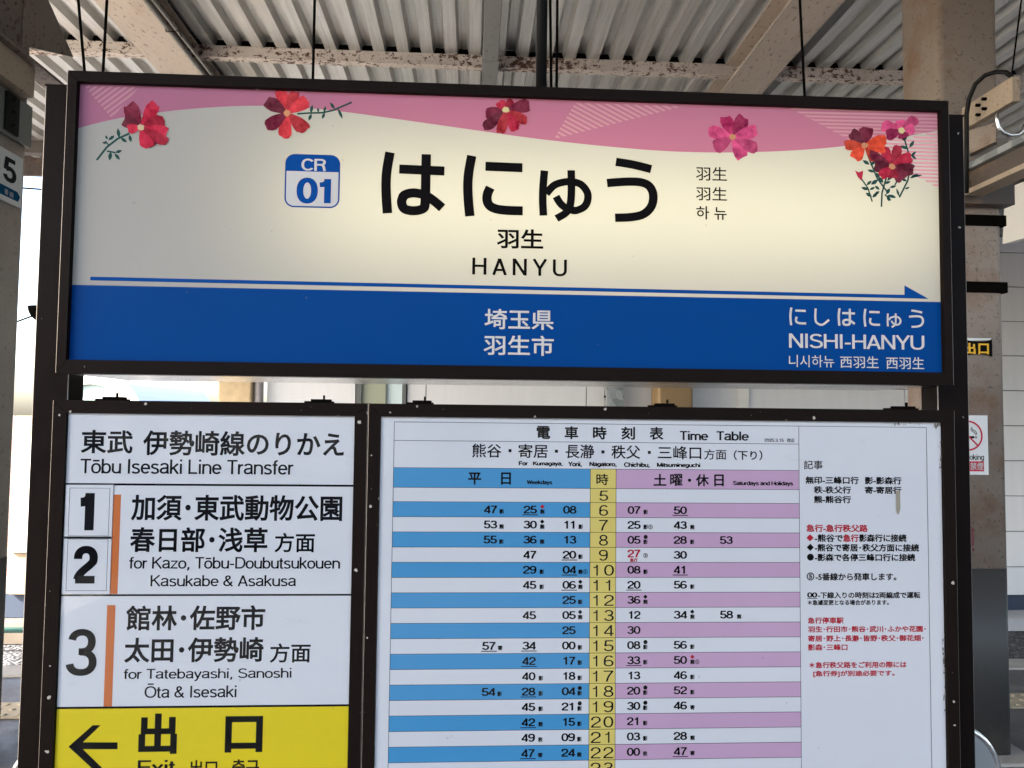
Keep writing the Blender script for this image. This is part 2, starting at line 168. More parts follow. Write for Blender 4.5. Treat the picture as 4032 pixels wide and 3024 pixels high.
M['alu'] = alu()
M['worn'] = mat('worn_edge', (.20, .18, .165), .35, .6)  # worn metal with the lit edge line painted in, outer uprights only
def deckmat():
    m = mat('zinc_deck', (.47, .455, .425), .40, .6, .5); g = NT(m)
    n = g.noise(g.co((14, .5, 1)), 3.2, 5, .65); k = g.noise(g.co((3, 3, 3)), 7, 5, .7)
    c = g.mix(g.ramp(n, .3, .72), (.47, .46, .44), (.66, .65, .62))
    c = g.mix(g.math('MULTIPLY', g.ramp(k, .60, .70), .35), c, (.24, .20, .15))
    g.base(c); g.bump(n, .06, .004); return m
M['deck'] = deckmat()
def duct():
    m = mat('grey_duct', (.21, .205, .195), .5, .1); g = NT(m)
    n = g.noise(g.co((1, 1, 1)), 30, 5, .7)
    g.base(g.mix(g.ramp(n, .60, .66), (.21, .205, .195), (.09, .085, .08))); return m
M['duct'] = duct()

def ink(name, col, rough=.45): return mat(name, col, rough, 0, 0)
INK = {'k': ink('black_lettering', (.006, .0055, .006)), 'w': ink('white_lettering', (.42, .42, .42)), 'r': ink('red_lettering', (.50, .022, .040)),
       'b': ink('blue_lettering', (.005, .048, .21)), 'n': ink('navy_print', (.012, .075, .16)), 'y': ink('yellow_lettering', (.72, .42, .05)),
       'g': ink('grey_black_lettering', (.03, .032, .034))}

def speck(m, colour, thr=.735, sc_=55, mixc=(.12, .11, .10), fac=.6):
    g = NT(m); v = g.co(); n = g.noise(v, sc_, 2, .5); big = g.noise(v, 2.5, 3)
    k = g.math('MULTIPLY', g.ramp(n, thr, thr+.03), fac)
    g.base(g.mix(k, g.mix(g.ramp(big, .3, .7), tuple(c*.96 for c in colour), colour), mixc)); return g
def backlit(name, col, tr, rough=.30, specks=True):
    """printed acrylic sheet of an internally lit sign: reflects and lets lamp light through"""
    m = mat(name, col, rough, 0, .02); g = NT(m)
    if specks: speck(m, col, .77, 60)
    t = g.new("ShaderNodeBsdfTranslucent"); t.inputs[0].default_value = (*tr, 1)
    a = g.new("ShaderNodeAddShader"); out = g.n["Material Output"]
    g.l.new(g.b.outputs[0], a.inputs[0]); g.l.new(t.outputs[0], a.inputs[1]); g.l.new(a.outputs[0], out.inputs[0])
    return m, g
M['cream'], _ = backlit('cream_acrylic', (.245, .245, .24), (.32, .30, .225))
M['blue'], _ = backlit('blue_acrylic', (.0008, .036, .165), (.0008, .006, .03))
def pinkmat():
    """pink band with printed hatch triangles (their outline is fixed on the board)"""
    m, g = backlit('pink_acrylic', (.25, .10, .165), (.22, .068, .085), specks=False)
    tc = g.new("ShaderNodeTexCoord"); sx = g.new("ShaderNodeSeparateXYZ"); g.l.new(tc.outputs["Object"], sx.inputs[0])
    x, z = sx.outputs[0], sx.outputs[2]
    def half(p, q):                                    # 1 on the left of p->q
        d = g.math('SUBTRACT', g.math('MULTIPLY', g.math('SUBTRACT', z, p[1]-1.57), q[0]-p[0]), g.math('MULTIPLY', g.math('SUBTRACT', x, p[0]), q[1]-p[1]))
        return g.math('GREATER_THAN', d, 0.0)
    def stripes(ang, pitch, duty):
        t = g.math('ADD', g.math('MULTIPLY', x, -math.sin(ang)), g.math('MULTIPLY', z, math.cos(ang)))
        return g.math('LESS_THAN', g.math('FRACT', g.math('DIVIDE', t, pitch)), duty)
    def tri(a, b, c): return g.math('MULTIPLY', g.math('MULTIPLY', half(a, b), half(b, c)), half(c, a))
    k1 = g.math('MULTIPLY', tri(STL[0], STL[2], STL[1]), stripes(R(40), .0092, .5))
    k2 = g.math('MULTIPLY', tri(STMI[0], STMI[2], STMI[1]), stripes(R(-27), .0092, .5))
    k3 = g.math('MULTIPLY', half(STP[0], STP[1]), stripes(R(.6), .0078, .5))
    k = g.math('ADD', g.math('ADD', k1, k2), k3)
    g.base(g.mix(k, (.25, .10, .165), (.31, .155, .195)))
    t = [n for n in g.n if n.type == 'BSDF_TRANSLUCENT'][0]
    g.l.new(g.mix(k, (.22, .068, .085), (.26, .13, .115)), t.inputs[0])
    return m
M['pink'] = pinkmat()
M['pinkline'] = ink('pink_print', (.62, .27, .33))
M['print_blue'] = ink('blue_print', (.004, .046, .20))
PET = {'crimson': (0.27, 0.006, 0.026), 'dark': (0.1, 0.005, 0.02), 'red': (0.36, 0.019, 0.028), 'orange': (0.46, 0.04, 0.014), 'pink': (0.42, 0.045, 0.13), 'magenta': (0.25, 0.009, 0.06)}
def petal_mat(k):
    m = ink('watercolour_'+k, PET[k]); g = NT(m); v = g.co(); n = g.noise(v, 46, 5, .65); f = g.noise(v, 200, 3, .6)
    c = PET[k]; hi = tuple(min(1, q*1.75+.03) for q in c); lo = tuple(q*.62 for q in c)
    g.base(g.mix(g.ramp(g.math('ADD', g.math('MULTIPLY', n, .8), g.math('MULTIPLY', f, .2)), .32, .68), lo, hi)); return m
for k in list(PET): PET[k+'_wash'] = tuple(q*.66 for q in PET[k])
PM = {k: petal_mat(k) for k in PET}
M['leaf'] = ink('dark_green_print', (.018, .058, .052))
CORE = {'buff': ink('buff_print', (.40, .31, .21)), 'peach': ink('peach_print', (.46, .21, .11)), 'cream': ink('yellow_cream_print', (.50, .43, .22))}

def paper(name, col, rough=.4):
    m = mat(name, col, rough, 0, .3); g = NT(m); v = g.co()
    n = g.noise(v, 3, 4); s = g.noise(g.co((1, 1, 3)), 9, 6, .75); d = g.noise(v, 70, 3)
    c = g.mix(g.ramp(n, .3, .7), tuple(q*.965 for q in col), col)
    c = g.mix(g.math('MULTIPLY', g.ramp(s, .63, .72), .10), c, (.30, .28, .25))
    c = g.mix(g.math('MULTIPLY', g.ramp(d, .74, .78), .35), c, (.2, .19, .17))
    g.base(c); return m
M['white'] = paper('white_paper', (.77, .765, .77))
M['yellow'] = paper('yellow_film', (.86, .66, .008))
M['rowblue'] = paper('blue_row', (.060, .32, .60)); M['rowpink'] = paper('pink_row', (.62, .385, .54)); M['rowyel'] = paper('yellow_column', (.80, .63, .15))
M['orange'] = ink('orange_bar', (.66, .185, .055))
M['tape'] = ink('brown_tape', (.40, .35, .26), .6)
M['grime'] = ink('grime', (.26, .23, .19), .7)
def pane():
    m = bpy.data.materials.new('clear_cover'); m.use_nodes = True; t = m.node_tree; t.nodes.clear()
    o = t.nodes.new("ShaderNodeOutputMaterial"); mx = t.nodes.new("ShaderNodeMixShader"); f = t.nodes.new("ShaderNodeFresnel")
    f.inputs[0].default_value = 1.36
    tr = t.nodes.new("ShaderNodeBsdfTransparent"); tr.inputs[0].default_value = (.97, .975, .98, 1)
    gl = t.nodes.new("ShaderNodeBsdfGlossy"); gl.inputs["Roughness"].default_value = .02
    t.links.new(f.outputs[0], mx.inputs[0]); t.links.new(tr.outputs[0], mx.inputs[1]); t.links.new(gl.outputs[0], mx.inputs[2]); t.links.new(mx.outputs[0], o.inputs[0])
    return m
M['pane'] = pane()
def asphalt():
    m = mat('asphalt', (.075, .076, .08), .6); g = NT(m); v = g.co()
    n = g.noise(v, 160, 3, .7); w = g.noise(v, 1.4, 5, .7)
    c = g.mix(n, (.028, .029, .031), (.095, .095, .10)); c = g.mix(g.math('MULTIPLY', g.ramp(w, .5, .7), .35), c, (.19, .185, .18))
    g.base(c); g.rough(g.ramp(w, .35, .6, .32, .75)); g.bump(n, .5, .004); return m
M['asphalt'] = asphalt()
def conc(name, col):
    m = mat(name, col, .75); g = NT(m); v = g.co(); n = g.noise(v, 60, 4, .7); w = g.noise(v, 2.2, 5, .7)
    g.base(g.mix(g.ramp(w, .35, .7), tuple(c*.72 for c in col), tuple(c*1.1 for c in col))); g.bump(n, .4, .003); return m
M['concrete'] = conc('weathered_concrete', (.30, .29, .27)); M['pale_conc'] = conc('pale_edge_stone', (.66, .62, .56))
M['edge_conc'] = conc('edge_stone', (.30, .29, .275)); M['earth'] = conc('brown_footing', (.15, .12, .09)); M['tactile'] = conc('tactile_paving_tan', (.36, .31, .22))
def gravel(name, sc_=26):
    m = mat(name, (.2, .2, .2), .8); g = NT(m); v = g.co()
    vo = g.new("ShaderNodeTexVoronoi"); vo.inputs["Scale"].default_value = sc_; g.l.new(v, vo.inputs["Vector"])
    sp = g.new("ShaderNodeSeparateColor"); g.l.new(vo.outputs["Color"], sp.inputs[0])
    c = g.mix(sp.outputs[0], (.028, .030, .036), (.17, .17, .18)); c = g.mix(g.ramp(vo.outputs["Distance"], .3, .7), c, (.02, .02, .022))
    g.base(c); g.bump(g.math('MULTIPLY', vo.outputs["Distance"], -1), .9, .03); return m
M['gravel'] = gravel('crushed_stone')
def siding():
    m = mat('white_siding', (.66, .655, .675), .42); g = NT(m)
    n = g.noise(g.co((6, 1, .5)), 1.3, 4); g.base(g.mix(g.ramp(n, .3, .7), (.66, .67, .70), (.71, .72, .75))); return m
M['siding'] = siding()
M['seam'] = mat('dark_seam', (.10, .10, .11), .7)
M['basebl'] = mat('dark_blue_base', (.028, .042, .072), .6)
M['glasspale'] = mat('pale_glass', (.62, .76, .80), .08); M['glassfrost'] = mat('frosted_wired_glass', (.33, .36, .27), .4)
M['winframe'] = mat('window_frame_grey', (.10, .11, .11), .5)
def galv():
    m = mat('galvanised_steel', (.26, .29, .29), .45, .4); g = NT(m)
    vo = g.new("ShaderNodeTexVoronoi"); vo.inputs["Scale"].default_value = 12; g.l.new(g.co(), vo.inputs["Vector"])
    sp = g.new("ShaderNodeSeparateColor"); g.l.new(vo.outputs["Color"], sp.inputs[0])
    g.base(g.mix(sp.outputs[0], (.15, .17, .175), (.34, .36, .36))); return m
M['galv'] = galv()
M['farcol'] = painted('brown_far_column_paint', (.27, .18, .085), amt=.05, fine=.4, mid=(.3, .18, .06))
def brick():
    m = mat('brown_tile', (.3, .2, .15), .6); g = NT(m)
    b = g.new("ShaderNodeTexBrick"); b.inputs["Scale"].default_value = 1
    b.inputs["Color1"].default_value = (.34, .22, .17, 1); b.inputs["Color2"].default_value = (.42, .30, .27, 1); b.inputs["Mortar"].default_value = (.16, .11, .09, 1)
    b.inputs["Brick Width"].default_value = .21; b.inputs["Row Height"].default_value = .068; b.inputs["Mortar Size"].default_value = .006
    g.l.new(g.co((1, 1, 1), (R(-90), 0, 0)), b.inputs["Vector"]); g.base(b.outputs[0]); return m
M['brick'] = brick()
M['granite'] = conc('brown_granular_facing', (.40, .30, .20))
M['whitepaint'] = mat('white_paint', (.78, .78, .76), .5)
M['creampaint'] = conc('cream_pillar_paint', (.62, .47, .28))
M['mauvepipe'] = mat('mauve_grey_paint', (.36, .33, .34), .5)
M['shelter'] = mat('grey_shelter_roof', (.62, .58, .53), .6); M['greenglass'] = mat('pale_green_sheet', (.50, .66, .58), .3)
M['benchsteel'] = mat('brushed_bench_steel', (.30, .33, .34), .35, .6); M['rimsteel'] = mat('polished_rim', (.75, .75, .74), .22, 1.0)
M['greenpipe'] = mat('green_rail_paint', (.16, .34, .27), .5)
M['sheet'] = mat('white_sticker', (.66, .68, .68), .4); M['stickred'] = ink('sticker_red', (.50, .025, .055)); M['stickblk'] = mat('black_sticker', (.008, .008, .0075), .35, 0, 0)
M['lampwhite'] = mat('lamp_tube', (.8, .8, .8), .4)
M['ledgetop'] = conc('pale_ledge', (.50, .52, .54))

# ------------------------------------------------------------------ mesh helpers
def link(name, me, parent=None):
    o = bpy.data.objects.new(name, me); C.objects.link(o)
    if parent: o.parent = parent
    return o
def root_loc(p):
    v = Vector((0, 0, 0))
    while p: v += p.location; p = p.parent
    return v
def thing(name, label, cat, loc, group=None):
    o = bpy.data.objects.new(name, None); C.objects.link(o); o.location = loc; o.empty_display_size = .1
    tag(o, label, cat, group); return o
def tag(o, label=None, cat=None, group=None, kind=None):
    for k, v in (('label', label), ('category', cat), ('group', group), ('kind', kind)):
        if v: o[k] = v
    return o
class MB:
    def __init__(s): s.v = []; s.f = []; s.mi = []; s.i = 0
    def face(s, pts):
        n = len(s.v); s.v += [tuple(p) for p in pts]; s.f.append(tuple(range(n, n+len(pts)))); s.mi.append(s.i); return s
    def raw(s, vs, fs):
        n = len(s.v); s.v += [tuple(p) for p in vs]; s.f += [tuple(i+n for i in f) for f in fs]; s.mi += [s.i]*len(fs); return s
    def box(s, x0, x1, y0, y1, z0, z1):
        v = [(x, y, z) for x in (x0, x1) for y in (y0, y1) for z in (z0, z1)]
        return s.raw(v, [(0, 1, 3, 2), (4, 6, 7, 5), (0, 4, 5, 1), (2, 3, 7, 6), (0, 2, 6, 4), (1, 5, 7, 3)])
    def prism(s, pts, n):                               # closed outline pts (3-D), pushed along n
        k = len(pts); a = [Vector(p) for p in pts]; b = [p+Vector(n) for p in a]
        s.raw(a+b, [tuple(range(k)), tuple(range(2*k-1, k-1, -1))]+[(i, k+i, k+(i+1) % k, (i+1) % k) for i in range(k)]); return s
    def tube(s, pts, r, n=10, cap=True):
        pts = [Vector(p) for p in pts]; ring = []; up = None
        for i, p in enumerate(pts):
            d = (pts[min(i+1, len(pts)-1)]-pts[max(i-1, 0)]).normalized()
            if up is None: up = d.orthogonal().normalized()
            up = (up-d*up.dot(d)).normalized(); b = d.cross(up)
            rr = r[i] if isinstance(r, (list, tuple)) else r
            ring.append([p+(up*math.cos(6.28318*k/n)+b*math.sin(6.28318*k/n))*rr for k in range(n)])
        fs = [(i*n+k, i*n+(k+1) % n, (i+1)*n+(k+1) % n, (i+1)*n+k) for i in range(len(pts)-1) for k in range(n)]
        if cap: fs += [tuple(range(n-1, -1, -1)), tuple(range((len(pts)-1)*n, len(pts)*n))]
        return s.raw([q for g in ring for q in g], fs)
    def build(s, name, mats, parent=None, smooth=False, bevel=0, worn=False):
        L = root_loc(parent) if parent else Vector((0, 0, 0))
        me = bpy.data.meshes.new(name); me.from_pydata([(a-L.x, b-L.y, c-L.z) for a, b, c in s.v], [], s.f)
        for m in (mats if isinstance(mats, (list, tuple)) else [mats]): me.materials.append(m)
        me.polygons.foreach_set('material_index', s.mi)
        bm = bmesh.new(); bm.from_mesh(me)
        if bevel:
            bmesh.ops.remove_doubles(bm, verts=bm.verts, dist=1e-6)
            bmesh.ops.recalc_face_normals(bm, faces=bm.faces)
            e = [e for e in bm.edges if len(e.link_faces) == 2 and e.calc_face_angle(0) > R(30)]
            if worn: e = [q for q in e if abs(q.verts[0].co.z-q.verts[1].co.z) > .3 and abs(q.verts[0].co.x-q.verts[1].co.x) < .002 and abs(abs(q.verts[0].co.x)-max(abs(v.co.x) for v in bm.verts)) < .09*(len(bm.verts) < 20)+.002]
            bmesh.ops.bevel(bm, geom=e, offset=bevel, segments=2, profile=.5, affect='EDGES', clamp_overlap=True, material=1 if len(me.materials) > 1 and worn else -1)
        else: bmesh.ops.recalc_face_normals(bm, faces=bm.faces)
        bm.to_mesh(me); bm.free()
        if smooth: me.polygons.foreach_set('use_smooth', [True]*len(me.polygons))
        o = link(name, me, parent)
        return o

# ------------------------------------------------------------------ lettering
def arc(cx, cy, rx, ry, a0, a1, n=None):
    n = n or max(5, int(abs(a1-a0)/11)); e = 2/2.25
    def q(t):
        c, s_ = math.cos(R(t)), math.sin(R(t))
        return (cx+rx*math.copysign(abs(c)**e, c), cy+ry*math.copysign(abs(s_)**e, s_))
    return [q(a0+(a1-a0)*i/n) for i in range(n+1)]
def bez(p0, p1, p2, p3, n=8):
    return [tuple((1-t)**3*a+3*(1-t)**2*t*b+3*(1-t)*t*t*c+t**3*d for a, b, c, d in zip(p0, p1, p2, p3)) for t in [i/n for i in range(n+1)]]
X_ = .70; e_ = .065
GL = {}
GL['0'] = (.56, [arc(.28, .5, .215, .435, 90, 450, 34)])
GL['1'] = (.56, [[(.325, 0), (.325, 1)], bez((.09, .755), (.22, .755), (.32, .80), (.325, .98))])
GL['2'] = (.56, [arc(.28, .69, .205, .245, 185, -25)+bez((.46, .585), (.40, .44), (.10, .30), (.075, .065))[1:], [(.02, .065), (.53, .065)]])
GL['3'] = (.56, [arc(.275, .725, .185, .21, 170, -90, 18)+[(.22, .515)], arc(.275, .285, .215, .22, 95, -172, 22)])
GL['4'] = (.56, [[(.40, 0), (.40, 1)], [(.40, .96), (.05, .30), (.05, .265)], [(.01, .245), (.54, .245)]])
GL['5'] = (.56, [[(.51, .935), (.135, .935), (.085, .47)], arc(.275, .315, .215, .25, 145, -168, 20)])
GL['6'] = (.56, [arc(.28, .30, .215, .235, 90, 450, 26), arc(.30, .5, .235, .435, 42, 190, 18)])
GL['7'] = (.56, [[(.02, .935), (.53, .935)], bez((.49, .93), (.34, .66), (.22, .40), (.185, 0))])
GL['8'] = (.56, [arc(.28, .735, .18, .20, 90, 450, 24), arc(.28, .285, .215, .22, 90, 450, 26)])
GL['9'] = (.56, [arc(.28, .70, .215, .235, 90, 450, 26), arc(.26, .5, .235, .435, -138, 10, 18)])
GL['A'] = (.68, [[(.055, 0), (.34, .97)], [(.625, 0), (.34, .97)], [(.15, .30), (.53, .30)]])
GL['C'] = (.72, [arc(.37, .5, .305, .435, 38, 322)])
GL['D'] = (.72, [[(.09, 0), (.09, 1)], [(.09, .935), (.34, .935)]+arc(.34, .5, .31, .435, 90, -90)+[(.09, .065)]])
GL['E'] = (.64, [[(.09, 0), (.09, 1)], [(.09, .935), (.60, .935)], [(.09, .52), (.56, .52)], [(.09, .065), (.61, .065)]])
GL['F'] = (.60, [[(.09, 0), (.09, 1)], [(.09, .935), (.57, .935)], [(.09, .50), (.52, .50)]])
GL['H'] = (.72, [[(.09, 0), (.09, 1)], [(.63, 0), (.63, 1)], [(.09, .52), (.63, .52)]])
GL['I'] = (.27, [[(.135, 0), (.135, 1)]])
GL['K'] = (.68, [[(.09, 0), (.09, 1)], [(.61, 1.0), (.09, .40)], [(.27, .58), (.64, 0)]])
GL['L'] = (.56, [[(.09, 0), (.09, 1)], [(.09, .065), (.53, .065)]])
GL['M'] = (.84, [[(.09, 0), (.09, 1)], [(.75, 0), (.75, 1)], [(.10, .97), (.42, .03)], [(.74, .97), (.42, .03)]])
GL['N'] = (.72, [[(.09, 0), (.09, 1)], [(.63, 0), (.63, 1)], [(.11, .96), (.61, .04)]])
GL['O'] = (.78, [arc(.39, .5, .325, .435, 90, 450, 34)])
GL['R'] = (.70, [[(.09, 0), (.09, 1)], [(.09, .935), (.40, .935)]+arc(.40, .725, .205, .21, 90, -90)+[(.09, .515)], bez((.40, .51), (.60, .50), (.56, .2), (.63, 0))])
GL['S'] = (.66, [arc(.33, .73, .235, .205, 25, 200, 14)+bez((.115, .64), (.18, .50), (.52, .54), (.57, .36), 8)[1:]+arc(.325, .275, .255, .21, 20, -168, 14)[1:]])
GL['T'] = (.60, [[(.30, 0), (.30, .95)], [(.01, .935), (.59, .935)]])
GL['U'] = (.72, [[(.09, 1), (.09, .36)]+arc(.36, .36, .27, .295, 180, 360)+[(.63, .36), (.63, 1)]])
GL['W'] = (.94, [[(.05, 1), (.25, .03)], [(.25, .03), (.47, .97)], [(.47, .97), (.69, .03)], [(.69, .03), (.89, 1)]])
GL['Y'] = (.68, [[(.34, 0), (.34, .46)], [(.05, 1), (.34, .42)], [(.63, 1), (.34, .42)]])
GL['a'] = (.56, [arc(.27, .53, .185, .165, 170, 20, 9)+[(.45, .52), (.45, .12)]+bez((.45, .12), (.45, .06), (.48, .05), (.53, .06), 4)[1:], [(.45, .42)]+bez((.45, .42), (.36, .37), (.06, .44), (.07, .20), 6)[1:]+bez((.07, .20), (.08, .0), (.40, .02), (.45, .22), 7)[1:]])
GL['b'] = (.56, [[(.08, 0), (.08, 1)], arc(.28, .35, .205, .30, 90, 450, 26)])
GL['c'] = (.52, [arc(.27, .35, .20, .295, 40, 320, 20)])
GL['d'] = (.56, [[(.48, 0), (.48, 1)], arc(.28, .35, .205, .30, 90, 450, 26)])
GL['e'] = (.56, [[(.07, .365), (.485, .365)]+arc(.28, .35, .205, .295, 5, 322, 24)[0:]])
GL['f'] = (.31, [[(.14, 0), (.14, .80)]+bez((.14, .80), (.14, .93), (.22, .95), (.30, .935), 5)[1:], [(.01, .66), (.29, .66)]])
GL['g'] = (.56, [arc(.28, .35, .205, .30, 90, 450, 26), [(.48, .70), (.48, .05)]+bez((.48, .05), (.48, -.24), (.14, -.28), (.09, -.10), 8)[1:]])
GL['h'] = (.56, [[(.08, 0), (.08, 1)], [(.08, .38)]+arc(.28, .42, .20, .225, 180, 0, 14)+[(.48, .40), (.48, 0)]])
GL['i'] = (.22, [[(.11, 0), (.11, .70)], [(.11, .86), (.11, 1)]])
GL['j'] = (.22, [[(.11, .70), (.11, -.10)]+bez((.11, -.10), (.11, -.22), (.04, -.22), (-.02, -.21), 4)[1:], [(.11, .86), (.11, 1)]])
GL['k'] = (.52, [[(.08, 0), (.08, 1)], [(.46, .70), (.08, .29)], [(.21, .43), (.48, 0)]])
GL['l'] = (.22, [[(.11, 0), (.11, 1)]])
GL['m'] = (.84, [[(.08, 0), (.08, .70)], [(.08, .38)]+arc(.25, .43, .17, .215, 180, 0, 12)+[(.42, .40), (.42, 0)], [(.42, .38)]+arc(.59, .43, .17, .215, 180, 0, 12)+[(.76, .40), (.76, 0)]])
GL['n'] = (.56, [[(.08, 0), (.08, .70)], [(.08, .38)]+arc(.28, .42, .20, .225, 180, 0, 14)+[(.48, .40), (.48, 0)]])
GL['o'] = (.56, [arc(.28, .35, .215, .30, 90, 450, 28)])
GL['p'] = (.56, [[(.08, -.28), (.08, .70)], arc(.28, .35, .205, .30, 90, 450, 26)])
GL['r'] = (.34, [[(.08, 0), (.08, .70)], bez((.08, .38), (.09, .60), (.18, .66), (.32, .635), 6)])
GL['s'] = (.50, [arc(.25, .52, .165, .135, 20, 200, 10)+bez((.10, .47), (.16, .35), (.38, .40), (.42, .24), 6)[1:]+arc(.245, .185, .18, .135, 15, -165, 10)[1:]])
GL['t'] = (.30, [[(.13, .90), (.13, .14)]+bez((.13, .14), (.13, .04), (.20, .03), (.28, .055), 5)[1:], [(.01, .66), (.27, .66)]])
GL['u'] = (.56, [[(.08, .70), (.08, .28)]+arc(.28, .28, .20, .225, 180, 360, 14)+[(.48, .30)], [(.48, 0), (.48, .70)]])
GL['x'] = (.50, [[(.04, 0), (.45, .70)], [(.45, 0), (.04, .70)]])
GL['y'] = (.50, [[(.04, .70), (.26, .02)], [(.46, .70), (.24, .02)]+bez((.24, .02), (.18, -.20), (.12, -.23), (.04, -.215), 5)[1:]])
GL['z'] = (.50, [[(.03, .64), (.44, .64), (.05, .06), (.47, .06)]])
GL['&'] = (.68, [[(.62, 0)]+bez((.62, 0), (.40, .26), (.18, .60), (.18, .77), 8)[1:]+bez((.18, .77), (.18, .97), (.44, .97), (.44, .77), 8)[1:]+bez((.44, .77), (.44, .58), (.06, .55), (.065, .26), 8)[1:]+bez((.065, .26), (.07, -.02), (.52, -.02), (.56, .42), 10)[1:]])
GL['-'] = (.36, [[(.04, .36), (.32, .36)]]); GL[','] = (.28, [[(.14, .14), (.14, .0), (.08, -.15)]]); GL['.'] = (.28, [[(.14, 0), (.14, .14)]]); GL[' '] = (.28, [])
GL['ō'] = (.56, GL['o'][1]+[[(.10, .87), (.46, .87)]]); GL['Ō'] = (.78, GL['O'][1]+[[(.20, 1.16), (.58, 1.16)]])
def ribbon(path, w):
    p = [Vector(q) for i, q in enumerate(path) if i == 0 or abs(q[0]-path[i-1][0])+abs(q[1]-path[i-1][1]) > 1e-5]; closed = (p[0]-p[-1]).length < 1e-6 and len(p) > 3
    if closed: p = p[:-1]
    n = len(p); vs = []
    for i in range(n):
        a = p[i-1] if (closed or i > 0) else None; b = p[(i+1) % n] if (closed or i < n-1) else None
        d1 = (p[i]-a).normalized() if a is not None else None; d2 = (b-p[i]).normalized() if b is not None else None
        d1 = d1 or d2; d2 = d2 or d1
        n1 = Vector((-d1.y, d1.x)); n2 = Vector((-d2.y, d2.x)); m = n1+n2
        m = m.normalized() if m.length > 1e-6 else n1
        k = min(1.6, 1/max(.3, m.dot(n1)))
        vs += [p[i]+m*w/2*k, p[i]-m*w/2*k]
    fs = [(2*i, 2*i+1, (2*i+3) % (2*n), (2*i+2) % (2*n)) for i in range(n if closed else n-1)]
    return vs, fs
def latin(s, w, track=0.0):
    V, F, x, lay = [], [], 0, 0
    for ch in s:
        adv, paths = GL[ch]
        for q in paths:
            vs, fs = ribbon(q, w); n = len(V); lay += 1
            V += [(v.x+x, v.y, .02*(lay % 7)) for v in vs]; F += [tuple(i+n for i in f) for f in fs]
        x += adv+track
    return V, F
KANA = {'は': [[(296, 966), (279, 1080), (274, 1170), (278, 1270), (287, 1376)], [(358, 1077), (652, 1082)], [(532, 972), (531, 1120), (530, 1290), (517, 1338), (455, 1355), (395, 1342), (377, 1297), (390, 1258)], [(380, 1275), (397, 1250), (455, 1235), (530, 1250), (590, 1288), (641, 1331)]],
 'に': [[(827, 987), (809, 1100), (804, 1190), (809, 1290), (820, 1395)], [(917, 1056), (1159, 1059)], [(951, 1199), (934, 1238), (930, 1280), (945, 1318), (985, 1340), (1050, 1349), (1164, 1350)]],
 'ゅ': [[(1306, 1087), (1298, 1200), (1297, 1290), (1302, 1384)], [(1318, 1240), (1365, 1185), (1420, 1162), (1480, 1156), (1540, 1174), (1578, 1225), (1580, 1278), (1558, 1320), (1510, 1345), (1480, 1345)], [(1515, 1346), (1460, 1338), (1412, 1306), (1380, 1256)], [(1475, 1080), (1477, 1230), (1468, 1320), (1440, 1365), (1384, 1402)]],
 'う': [[(1768, 1031), (1880, 1047), (1994, 1073)], [(1712, 1174), (1780, 1166), (1860, 1160), (1930, 1163), (1982, 1187), (2007, 1245), (1996, 1318), (1945, 1373), (1865, 1395), (1764, 1402)]],
 'し': [[(868, 350), (866, 425), (882, 451), (912, 457), (953, 424)]]}
def catmull(p, n=6):
    out = []
    for i in range(len(p)-1):
        a, b, c, d = p[max(i-1, 0)], p[i], p[i+1], p[min(i+2, len(p)-1)]
        for k in range(n):
            t = k/n
            out.append(tuple(.5*((2*b[j])+(c[j]-a[j])*t+(2*a[j]-5*b[j]+4*c[j]-d[j])*t*t+(3*b[j]-a[j]-3*c[j]+d[j])*t**3) for j in (0, 1)))
    return out+[p[-1]]
def kana(ch, w):
    V, F = [], []; ys = [q[1] for st in KANA[ch] for q in st]; h = max(ys)-min(ys)
    for k, st in enumerate(KANA[ch]):
        vs, fs = ribbon(catmull([(x, -y) for x, y in st]) if len(st) > 2 else [(x, -y) for x, y in st], w*h); n = len(V)
        V += [(v.x, v.y, .5*k) for v in vs]; F += [tuple(i+n for i in f) for f in fs]
    return V, F
_cj = {}
def request(s, b): _cj.setdefault((s, b), None); _cj.setdefault((s, 0.0), None)
def bake_glyphs():
    tmp = {}
    for k in _cj:
        if _cj[k] is not None: continue
        cu = bpy.data.curves.new('glyph', 'FONT'); cu.body = k[0]; cu.fill_mode = 'FRONT'; cu.resolution_u = 4
        if k[1] > 0: cu.bevel_depth = k[1]; cu.bevel_resolution = 0
        o = bpy.data.objects.new('glyph', cu); C.objects.link(o); tmp[k] = o
    dg = bpy.context.evaluated_depsgraph_get()
    for k, o in tmp.items():
        me = bpy.data.meshes.new_from_object(o.evaluated_get(dg))
        _cj[k] = ([tuple(v.co) for v in me.vertices], [tuple(f.vertices) for f in me.polygons]); bpy.data.meshes.remove(me)
    for o in tmp.values():
        cu = o.data; bpy.data.objects.remove(o); bpy.data.curves.remove(cu)
def shape(s, w, font):
    if font == 'h': return kana(s, w)
    if font[0] == 'l': return latin(s, w, float(font[1:] or 0)*.045)
    if font == 'c': return [(math.cos(6.2832*i/24), math.sin(6.2832*i/24), 0) for i in range(24)], [tuple(range(24))]
    if font == 'd': return [(0, -1, 0), (1, 0, 0), (0, 1, 0), (-1, 0, 0)], [(0, 1, 2, 3)]
    if font == 'q': return [(0, 0, 0), (1, 0, 0), (1, 1, 0), (0, 1, 0)], [(0, 1, 2, 3)]
    V, F = _cj[(s, w)]
    if w > 0:                                            # keep bevel spikes inside the true ink outline
        P = _cj[(s, 0.0)][0]; a, b, c, d = min(p[0] for p in P)-w, max(p[0] for p in P)+w, min(p[1] for p in P)-w, max(p[1] for p in P)+w
        V = [(min(b, max(a, v[0])), min(d, max(c, v[1])), v[2]) for v in V]
    return V, F
